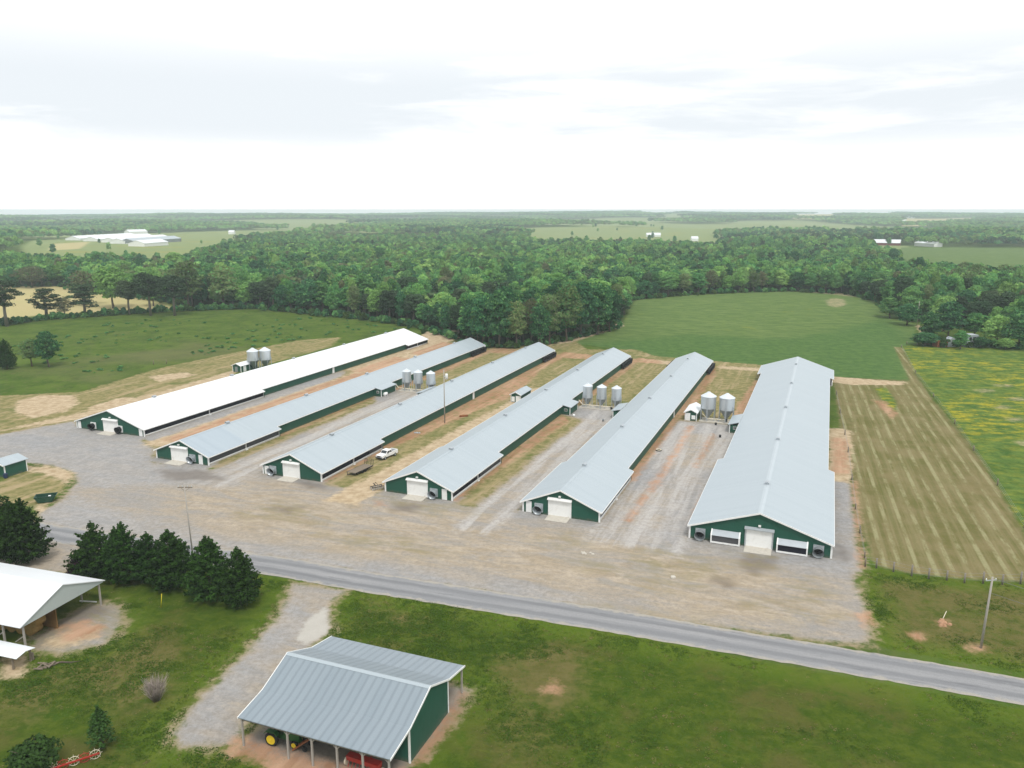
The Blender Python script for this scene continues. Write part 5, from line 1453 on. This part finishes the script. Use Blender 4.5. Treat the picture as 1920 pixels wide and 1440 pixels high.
# grove behind the barn ends
GG = 'trees of the grove behind the barn ends'
for a in ((884, 646, 573, 48, 'dark0', 'pale edged green tree at the left end of the grove behind the barns'), (905, 650, 556, 52, 'dark2', 'broad green tree second along the grove'),
          (936, 652, 546, 56, 'dark1', 'tallest round green tree in the left half of the grove'), (968, 652, 566, 44, 'olive0', 'olive tree in the dip of the grove'),
          (995, 648, 560, 44, 'brown0', 'thin brownish tree in the middle of the grove'), (1012, 652, 572, 40, 'dark2', 'low dark tree in front of the brownish one in the grove'),
          (1030, 646, 552, 48, 'olive1', 'grey brown tree right of the grove middle'), (1062, 640, 535, 60, 'olive0', 'tall olive green tree in the right half of the grove'),
          (1090, 632, 528, 58, 'dark0', 'tall dark green tree rising highest on the right of the grove'), (1120, 628, 532, 56, 'dark2', 'wide green tree near the right end of the grove'),
          (1143, 622, 545, 48, 'dark1', 'dark green tree last but one of the grove'), (1160, 612, 562, 34, 'pine0', 'ragged dark tree leaning out at the right tip of the grove'),
          (950, 636, 538, 50, 'dark1', 'green tree behind the tallest left one of the grove'), (1040, 626, 530, 52, 'dark0', 'green tree at the back of the grove middle'),
          (900, 632, 548, 50, 'tall0', 'slender green tree at the back left of the grove'), (1000, 630, 540, 50, 'dark2', 'green tree at the back of the grove dip')):
    at_px('broadleaf_tree' if a[4] != 'pine0' else 'pine_tree', a[4], a[0], a[1], a[2], a[3], a[5], 'tree', GG)
GR = 'trees around the ruined shed'
for a in ((1742, 640, 586, 44, 'dark1', 'dark spreading tree at the track end, left of the ruins'), (1777, 634, 566, 56, 'dark0', 'tall dark round tree behind the collapsed tin shed'),
          (1768, 622, 556, 52, 'bright0', 'bright lime tree rising behind the dark round one'), (1800, 655, 620, 28, 'mid1', 'small round green bush tree between the two ruins'),
          (1826, 634, 588, 50, 'mid0', 'mid green tree behind the pale ruined shed'), (1868, 648, 592, 56, 'bright0', 'large light green dome right of the pale ruined shed'),
          (1908, 654, 584, 60, 'dark2', 'very dark tree at the picture edge right of the ruins'), (1838, 652, 632, 30, 'dark1', 'low dark bush tree against the pale ruined shed'),
          (1690, 596, 524, 44, 'darkpine', 'dark pine at the wood corner above the dirt track'), (1700, 612, 572, 44, 'dark2', 'low dark tree left of the dirt track'),
          (1668, 600, 562, 44, 'mid2', 'low green tree at the corner of the crop field'), (1734, 648, 624, 50, 'dark0', 'low dark thicket tree at the meadow corner'),
          (1885, 656, 634, 30, 'bright0', 'small bright bush tree at the foot of the light green dome')):
    at_px('broadleaf_tree' if a[4] != 'darkpine' else 'pine_tree', a[4], a[0], a[1], a[2], a[3], a[5], 'tree', GR)

# ------------------------------------------------------------------ woodland
def in_poly(polys, X, Y):
    r = np.zeros(X.shape, bool)
    for p_ in polys: r |= inside_sd(p_, X, Y, 3.0) > 0
    return r


def jitter_grid(x0, x1, y0, y1, s):
    X, Y = np.meshgrid(np.arange(x0, x1, s), np.arange(y0, y1, s))
    X = X + rng.uniform(-.42, .42, X.shape) * s; Y = Y + rng.uniform(-.42, .42, Y.shape) * s
    return X.ravel(), Y.ravel()


def keep_view(X, Y, m=60, k=.75):
    return (np.abs(X) < m + k * np.abs(Y)) & (Y > 0)


wx, wy = jitter_grid(-900, 1100, 300, 1420, 6.6)
ok = in_poly(WOOD, wx, wy) & ~in_poly(CLEAR, wx, wy) & keep_view(wx, wy)
wx, wy = wx[ok], wy[ok]
far_thin = ((np.hypot(wx, wy) > 800) & (rng.random(len(wx)) < .35)) | (rng.random(len(wx)) < .07) | (vnoise(wx, wy, 60, 31) < .10)
wx, wy = wx[~far_thin], wy[~far_thin]
wz = ground_z(wx, wy)
sel1, sel2, r1 = vnoise(wx, wy, 85, 1), vnoise(wx, wy, 38, 2), rng.random(len(wx))
v = .6 * sel1 + .4 * sel2 + .35 * (r1 - .5) + .12 * np.clip((wx + 40) / 240, 0, 1) * np.clip((760 - wy) / 300, 0, 1) * np.clip((wy - 420) / 80, 0, 1)
KEYS = ['mid0', 'mid1', 'mid2', 'dark0', 'dark1', 'dark2', 'tall0', 'tall1', 'bright1', 'bright0', 'olive0', 'olive1', 'brown0', 'darkpine', 'pine2']
kid = np.where(v < .27, 13, np.where(v < .34, 3, np.where(v < .39, 5, np.where(v < .46, 0, np.where(v < .53, 6, np.where(v < .58, 7, np.where(v < .70, 8, np.where(v < .80, 9, 10))))))))
r2 = rng.random(len(wx))
kid = np.where(r2 < .025, 12, np.where(r2 < .08, 11, np.where(r2 < .18, 9, np.where(r2 < .25, 4, np.where(r2 < .32, 1, np.where(r2 < .39, 2, kid))))))
wh = rng.uniform(11.0, 19.0, len(wx)) * (.74 + .46 * sel2)
ww = rng.uniform(6.0, 11.5, len(wx)) * np.where(rng.random(len(wx)) < .16, 1.38, 1.0)
c_, s_ = math.cos(PITCH), math.sin(PITCH)


def project(x, y, z):
    d = y * c_ - (z - CAM_H) * s_; u = y * s_ + (z - CAM_H) * c_
    return 960 + FPX * x / d, 720 - FPX * u / d, d


# the 230 trees that show largest stand as single trees, the rest is one mass
px_, pt, pd = project(wx, wy, wz + wh); _, pb_, _ = project(wx, wy, wz)
order = np.argsort(np.hypot(wx, wy))
hor = np.full(400, 1500.0); vis = np.zeros(len(wx))
for i in order:
    wpx = ww[i] / pd[i] * FPX
    a, e = int((px_[i] - wpx / 2) / 5), int((px_[i] + wpx / 2) / 5) + 1
    a, e = max(a, 0), min(e, 384)
    if e <= a or px_[i] < -10 or px_[i] > 1930: continue
    seg = np.minimum(hor[a:e], pb_[i])
    vis[i] = np.maximum(seg - pt[i], 0).sum() * 5
    hor[a:e] = np.minimum(hor[a:e], pt[i] + 2)
single = np.zeros(len(wx), bool); single[np.argsort(-vis)[:225]] = True
KIND = {'mid': 'mid green broadleaf tree', 'dark': 'dark green broadleaf tree', 'tall': 'slender mid green tree', 'bright': 'light spring green tree', 'olive': 'dull olive tree', 'brown': 'brownish budding tree', 'pine': 'dark pine'}
def area_name(px, py):
    if px < 500: return 'in the wood edge behind the pasture hedge'
    if px < 700: return 'in the wood front beyond the rough pasture'
    if px < 880: return 'in the wood front beyond the white roofed barn end'
    if px < 1175: return 'in the wood above and behind the grove'
    if px < 1330: return 'in the wood edge at the left of the crop field'
    if px < 1500: return 'in the wood edge along the top of the crop field'
    if px < 1690: return 'in the wood edge at the right corner of the crop field'
    return 'in the wood behind the ruined shed'
for i in np.nonzero(single)[0]:
    k = KEYS[kid[i]]; base = 'pine' if 'pine' in k else k.rstrip('012')
    a = area_name(px_[i], pb_[i])
    plant('pine_tree' if base == 'pine' else 'broadleaf_tree', k, wx[i], wy[i], wh[i], ww[i], KIND[base] + ' ' + a, 'tree', KIND[base] + 's ' + a)

# prototypes for the mass: lighter versions, plus clumps of crowns for the far country
mass = bpy.data.collections.new('woodland_kinds')
mass_names = []


def mass_add(me):
    o = bpy.data.objects.new(f'woodland_kind_{len(mass_names):02d}', me); mass.objects.link(o); mass_names.append(o)
    return len(mass_names) - 1


light = {}
for k in KEYS:
    mat = {'mid': ('mid', 'bright'), 'dark': ('dark', 'mid'), 'tall': ('mid', 'dark'), 'brig': ('bright', 'mid'), 'oliv': ('olive', 'mid'), 'brow': ('brown', 'olive'), 'pine': ('pine', 'dark')}['pine' if 'pine' in k else k[:4] if k[:3] != 'mid' else 'mid']
    sh = 'tall' if k[:4] == 'tall' or k == 'bright1' or 'pine' in k else 'round'
    c, nn = crown_points(16, 4.6, 2.0, 18, 620, shape=sh)
    mi = (rng.random(len(c)) < .2).astype(int)
    light[k] = mass_add(leaves_mesh('crown', c, nn, .92, [LM[mat[0]], LM[mat[1]]], .38, 1.0, mi))
FARM = []
for k, (ma, mb_, mc) in enumerate((('mid', 'dark', 'bright'), ('dark', 'pine', 'mid'), ('bright', 'olive', 'mid'), ('pine', 'dark', 'olive'), ('mid', 'olive', 'bright'))):
    cs, ns, ms = [], [], []
    for j in range(40):
        x, y = rng.uniform(-36, 36, 2); h = rng.uniform(11, 19); r = rng.uniform(4, 6.5); m = 75
        d = sphere_dirs(m); d[:, 2] = np.abs(d[:, 2]) * .95 + .05
        cs.append(np.array([x, y, h - r * .95]) + d * np.array([r, r, r * .95]) * rng.uniform(.8, 1.05, (m, 1))); ns.append(d)
        ms.append(np.full(m, rng.choice([0, 0, 0, 1, 1, 2])))
    FARM.append(mass_add(leaves_mesh('crowns', np.concatenate(cs), np.concatenate(ns), 1.9, [LM[ma], LM[mb_], LM[mc]], .4, 1.0, np.concatenate(ms))))

rest = ~single
I = [np.array([light[k] for k in KEYS])[kid[rest]]]
Pn = [np.stack([wx, wy, wz], 1)[rest]]
Sn = [np.stack([ww / 9.2, ww / 9.2, wh / 16], 1)[rest]]
# far country: wood with open fields between
fxs, fys, fss = [], [], []
for (r0, r1_, s) in ((1150, 2600, 46), (2600, 5200, 62), (5200, 7150, 84)):
    X, Y = jitter_grid(-7200, 7200, 100, r1_, s)
    rr = np.hypot(X, Y); k_ = (rr >= r0) & (rr < r1_) & keep_view(X, Y, 150, .72)
    fxs.append(X[k_]); fys.append(Y[k_]); fss.append(np.full(k_.sum(), s / 58))
fx_, fy_, fs_ = np.concatenate(fxs), np.concatenate(fys), np.concatenate(fss)
pxx, pyy, _ = project(fx_, fy_, np.zeros_like(fx_))
open_ = union(ZONES['pale'] + ZONES['tan'] + ZONES['crop'][-1:], fx_, fy_, 60.0) > -16
deep = in_poly(WOOD, fx_, fy_)
fieldn = vnoise(fx_, fy_ * .55, 420, 5)
bare = (fieldn > .615) & (np.hypot(fx_, fy_) > 1900)
k_ = ~open_ & ~deep & ~bare & (pyy < 512)
k_ &= ~((pxx > 0) & (pxx < 345) & (pyy > 500))
fx_, fy_, fs_ = fx_[k_], fy_[k_], fs_[k_]
vv = .6 * vnoise(fx_, fy_, 330, 8) + .4 * rng.random(len(fx_))
fi = np.where(vv < .30, 3, np.where(vv < .38, 1, np.where(vv < .46, 0, np.where(vv < .53, 4, 2))))
I.append(np.array(FARM)[fi]); Pn.append(np.stack([fx_, fy_, ground_z(fx_, fy_)], 1))
q_ = rng.uniform(.85, 1.12, len(fx_))
Sn.append(np.stack([fs_ * 1.02, fs_ * 1.02, q_], 1))
# lone trees scattered in the far open fields
lx = rng.uniform(-1400, 1500, 600); ly = rng.uniform(900, 2800, 600)
k_ = in_poly(ZONES['pale'], lx, ly) & (rng.random(600) < .35)
lx, ly = lx[k_], ly[k_]
I.append(np.array([light[k] for k in ('mid0', 'dark0', 'bright0')])[rng.integers(0, 3, len(lx))]); Pn.append(np.stack([lx, ly, ground_z(lx, ly)], 1)); q_ = rng.uniform(.5, .9, len(lx))
Sn.append(np.stack([q_, q_, q_], 1))


def scatter(name, pts_, ids, scl, coll, label, cat):
    n = len(pts_)
    me = bpy.data.meshes.new(name)
    me.vertices.add(n); me.vertices.foreach_set('co', pts_.astype(np.float32).ravel())
    me.attributes.new('which', 'INT', 'POINT').data.foreach_set('value', ids.astype(np.int32))
    me.attributes.new('size', 'FLOAT_VECTOR', 'POINT').data.foreach_set('vector', scl.astype(np.float32).ravel())
    rt = np.zeros((n, 3)); rt[:, 2] = rng.uniform(0, 6.283, n)
    me.attributes.new('turn', 'FLOAT_VECTOR', 'POINT').data.foreach_set('vector', rt.astype(np.float32).ravel())
    o = link(name, me)
    g = bpy.data.node_groups.new(name, 'GeometryNodeTree')
    g.interface.new_socket('Geometry', in_out='INPUT', socket_type='NodeSocketGeometry')
    g.interface.new_socket('Geometry', in_out='OUTPUT', socket_type='NodeSocketGeometry')
    gi, go = g.nodes.new('NodeGroupInput'), g.nodes.new('NodeGroupOutput')
    ci = g.nodes.new('GeometryNodeCollectionInfo'); ci.inputs[0].default_value = coll; ci.inputs[1].default_value = True; ci.inputs[2].default_value = True
    ip = g.nodes.new('GeometryNodeInstanceOnPoints'); ip.inputs['Pick Instance'].default_value = True
    def na(nm, ty):
        q = g.nodes.new('GeometryNodeInputNamedAttribute'); q.data_type = ty; q.inputs[0].default_value = nm
        return q.outputs[0]
    g.links.new(gi.outputs[0], ip.inputs['Points']); g.links.new(ci.outputs[0], ip.inputs['Instance'])
    g.links.new(na('which', 'INT'), ip.inputs['Instance Index'])
    er = g.nodes.new('FunctionNodeEulerToRotation'); g.links.new(na('turn', 'FLOAT_VECTOR'), er.inputs[0]); g.links.new(er.outputs[0], ip.inputs['Rotation'])
    g.links.new(na('size', 'FLOAT_VECTOR'), ip.inputs['Scale'])
    g.links.new(ip.outputs[0], go.inputs[0])
    md = o.modifiers.new('scatter', 'NODES'); md.node_group = g
    return tag(o, label, cat, kind='stuff')


scatter('woodland', np.concatenate(Pn), np.concatenate(I), np.concatenate(Sn), mass, 'mixed green wood filling the middle distance and reaching the horizon', 'woodland')
print('woodland points', sum(len(q) for q in Pn))

# undergrowth: hedge bottom, wood edges, rough pasture clumps
und = bpy.data.collections.new('undergrowth_kinds')
for k, (mt, n, lf) in enumerate((('bush', 260, .42), ('dark', 260, .42), ('mid', 220, .40))):
    c, nn = crown_points(2.6, 1.7, .0, 9, n)
    und.objects.link(bpy.data.objects.new(f'undergrowth_kind_{k:02d}', leaves_mesh('leaves', c, nn, lf, [LM[mt]], .5)))
P2, S2 = [], []


def along(px_pts, step, spread, lo, hi):
    g_ = [Vector(gp(*q)) for q in px_pts]
    for i in range(len(g_) - 1):
        n = max(1, int((g_[i + 1] - g_[i]).length / step))
        for k in range(n):
            p_ = g_[i].lerp(g_[i + 1], (k + random.random()) / n)
            x, y = p_.x + random.gauss(0, spread), p_.y + random.gauss(0, spread)
            P2.append((x, y, float(ground_z(x, y)))); q = random.uniform(lo, hi); S2.append((q, q, q * random.uniform(.7, 1.2)))


along([(0, 611), (88, 600), (160, 595), (240, 589), (330, 584), (480, 578)], .9, 1.3, .6, 1.5)
along([(480, 578), (590, 591), (700, 602), (770, 611), (850, 636)], 1.4, 1.8, .6, 1.5)
along([(870, 650), (960, 653), (1060, 640), (1160, 613)], 1.6, 1.5, .5, 1.3)
along([(1185, 567), (1290, 559), (1480, 549), (1600, 557), (1660, 579), (1705, 606)], 2.0, 2.0, .5, 1.5)
along([(1720, 640), (1760, 648), (1860, 652), (1930, 656)], .8, 1.4, .6, 1.4)
along([(0, 540), (120, 538), (160, 549), (250, 557), (350, 573)], 2.5, 3, .6, 1.5)
NE = len(P2)
for _ in range(700):
    x, y = gp(random.uniform(-60, 760), random.uniform(596, 700))
    a = np.array([x]); b_ = np.array([y])
    pastp = PX((-200, 612), (0, 622), (330, 596), (480, 584), (700, 606), (840, 634), (755, 622), (620, 632), (430, 658), (300, 680), (150, 720), (-200, 760))
    if inside_sd(pastp, a, b_, 5)[0] < 1 or vnoise(a, b_, 26, 9)[0] < .46: continue
    P2.append((x, y, float(ground_z(x, y)))); q = random.uniform(.15, .5); S2.append((q * 1.5, q * 1.5, q * .6))
K2 = np.concatenate([rng.integers(0, 3, NE), np.full(len(P2) - NE, 2)])
P2, S2 = np.array(P2), np.array(S2)
scatter('undergrowth', P2, K2, S2, und, 'low bushes along the hedge, wood edges and rough pasture', 'undergrowth')

# grass tufts on the near lawn
gr = bpy.data.collections.new('grass_kinds')
GM = [leaf_mat('grass_blades', (0.060, 0.105, 0.012), (0.098, 0.142, 0.018), .3), leaf_mat('grass_dark', (0.046, 0.094, 0.009), (0.066, 0.116, 0.013), .3), leaf_mat('grass_dry', (0.135, 0.125, 0.045), (0.18, 0.15, 0.065), .2)]
for k in range(3):
    m = 16
    a = rng.uniform(0, 6.28, m); r = .34 * np.sqrt(rng.uniform(0, 1, m))
    cc = np.stack([r * np.cos(a), r * np.sin(a), .04 + .12 * (1 - r / .34) * rng.uniform(.3, 1, m)], 1)
    me = leaves_mesh('blades', cc, np.tile([0, 0, 1.0], (m, 1)), .10, [GM[k]], .32, .8)
    gr.objects.link(bpy.data.objects.new(f'grass_kind_{k:02d}', me))
X, Y = rng.uniform(-75, 95, 90000), rng.uniform(52, 128, 90000)
sdl = union(ZONES['lawn'], X, Y, 5.0)
bad = np.maximum.reduce([union(ZONES['gravel'], X, Y, 5.0), union(ZONES['clay'], X, Y, 5.0) + .2, union(ZONES['dirt'], X, Y, 5.0), inside_sd([loc_of(ES, EA, *q) for q in ((-9.2, -9), (9.2, -9), (9.2, 8.8), (-9.2, 8.8))], X, Y, 5.0),
                         inside_sd([loc_of(LO, LA, *q) for q in ((-27, -1), (.8, -1), (.8, 13.3), (-27, 13.3))], X, Y, 5.0)])
dn = .55 * vnoise(X, Y, 9, 20) + .45 * vnoise(X, Y, 3.1, 21)
k_ = (sdl > .2) & (bad < -.35) & (dn > .30 + .42 * rng.random(len(dn))) & (np.abs(X) < 12 + .72 * Y)
X, Y, dn = X[k_], Y[k_], dn[k_]
gi_ = np.where(dn > .60, 1, np.where(rng.random(len(X)) < .15, 2, 0))
q_ = rng.uniform(.5, 1.15, len(X)) * (.38 + .5 * np.clip(dn - .42, 0, 1) / .3)
scatter('grass', np.stack([X, Y, np.zeros_like(X)], 1), gi_, np.stack([q_ * 1.2, q_ * 1.2, q_], 1), gr, 'tufted green grass on the lawns by the road', 'grass')
print('grass', len(X))

# ------------------------------------------------------------------ air
HM = bpy.data.materials.new('haze'); HM.use_nodes = True
nt = HM.node_tree; nt.nodes.clear()
pv = nt.nodes.new('ShaderNodeVolumePrincipled'); mo = nt.nodes.new('ShaderNodeOutputMaterial')
pv.inputs['Color'].default_value = (0.84, 1.0, 0.99, 1); pv.inputs['Density'].default_value = 0.000165; pv.inputs['Anisotropy'].default_value = -0.15
nt.links.new(pv.outputs[0], mo.inputs['Volume'])
hz = MB().box(-7450, 7450, -7450, 7450, -16, 57.5).build('haze', HM)
tag(hz, kind='stuff')
pass
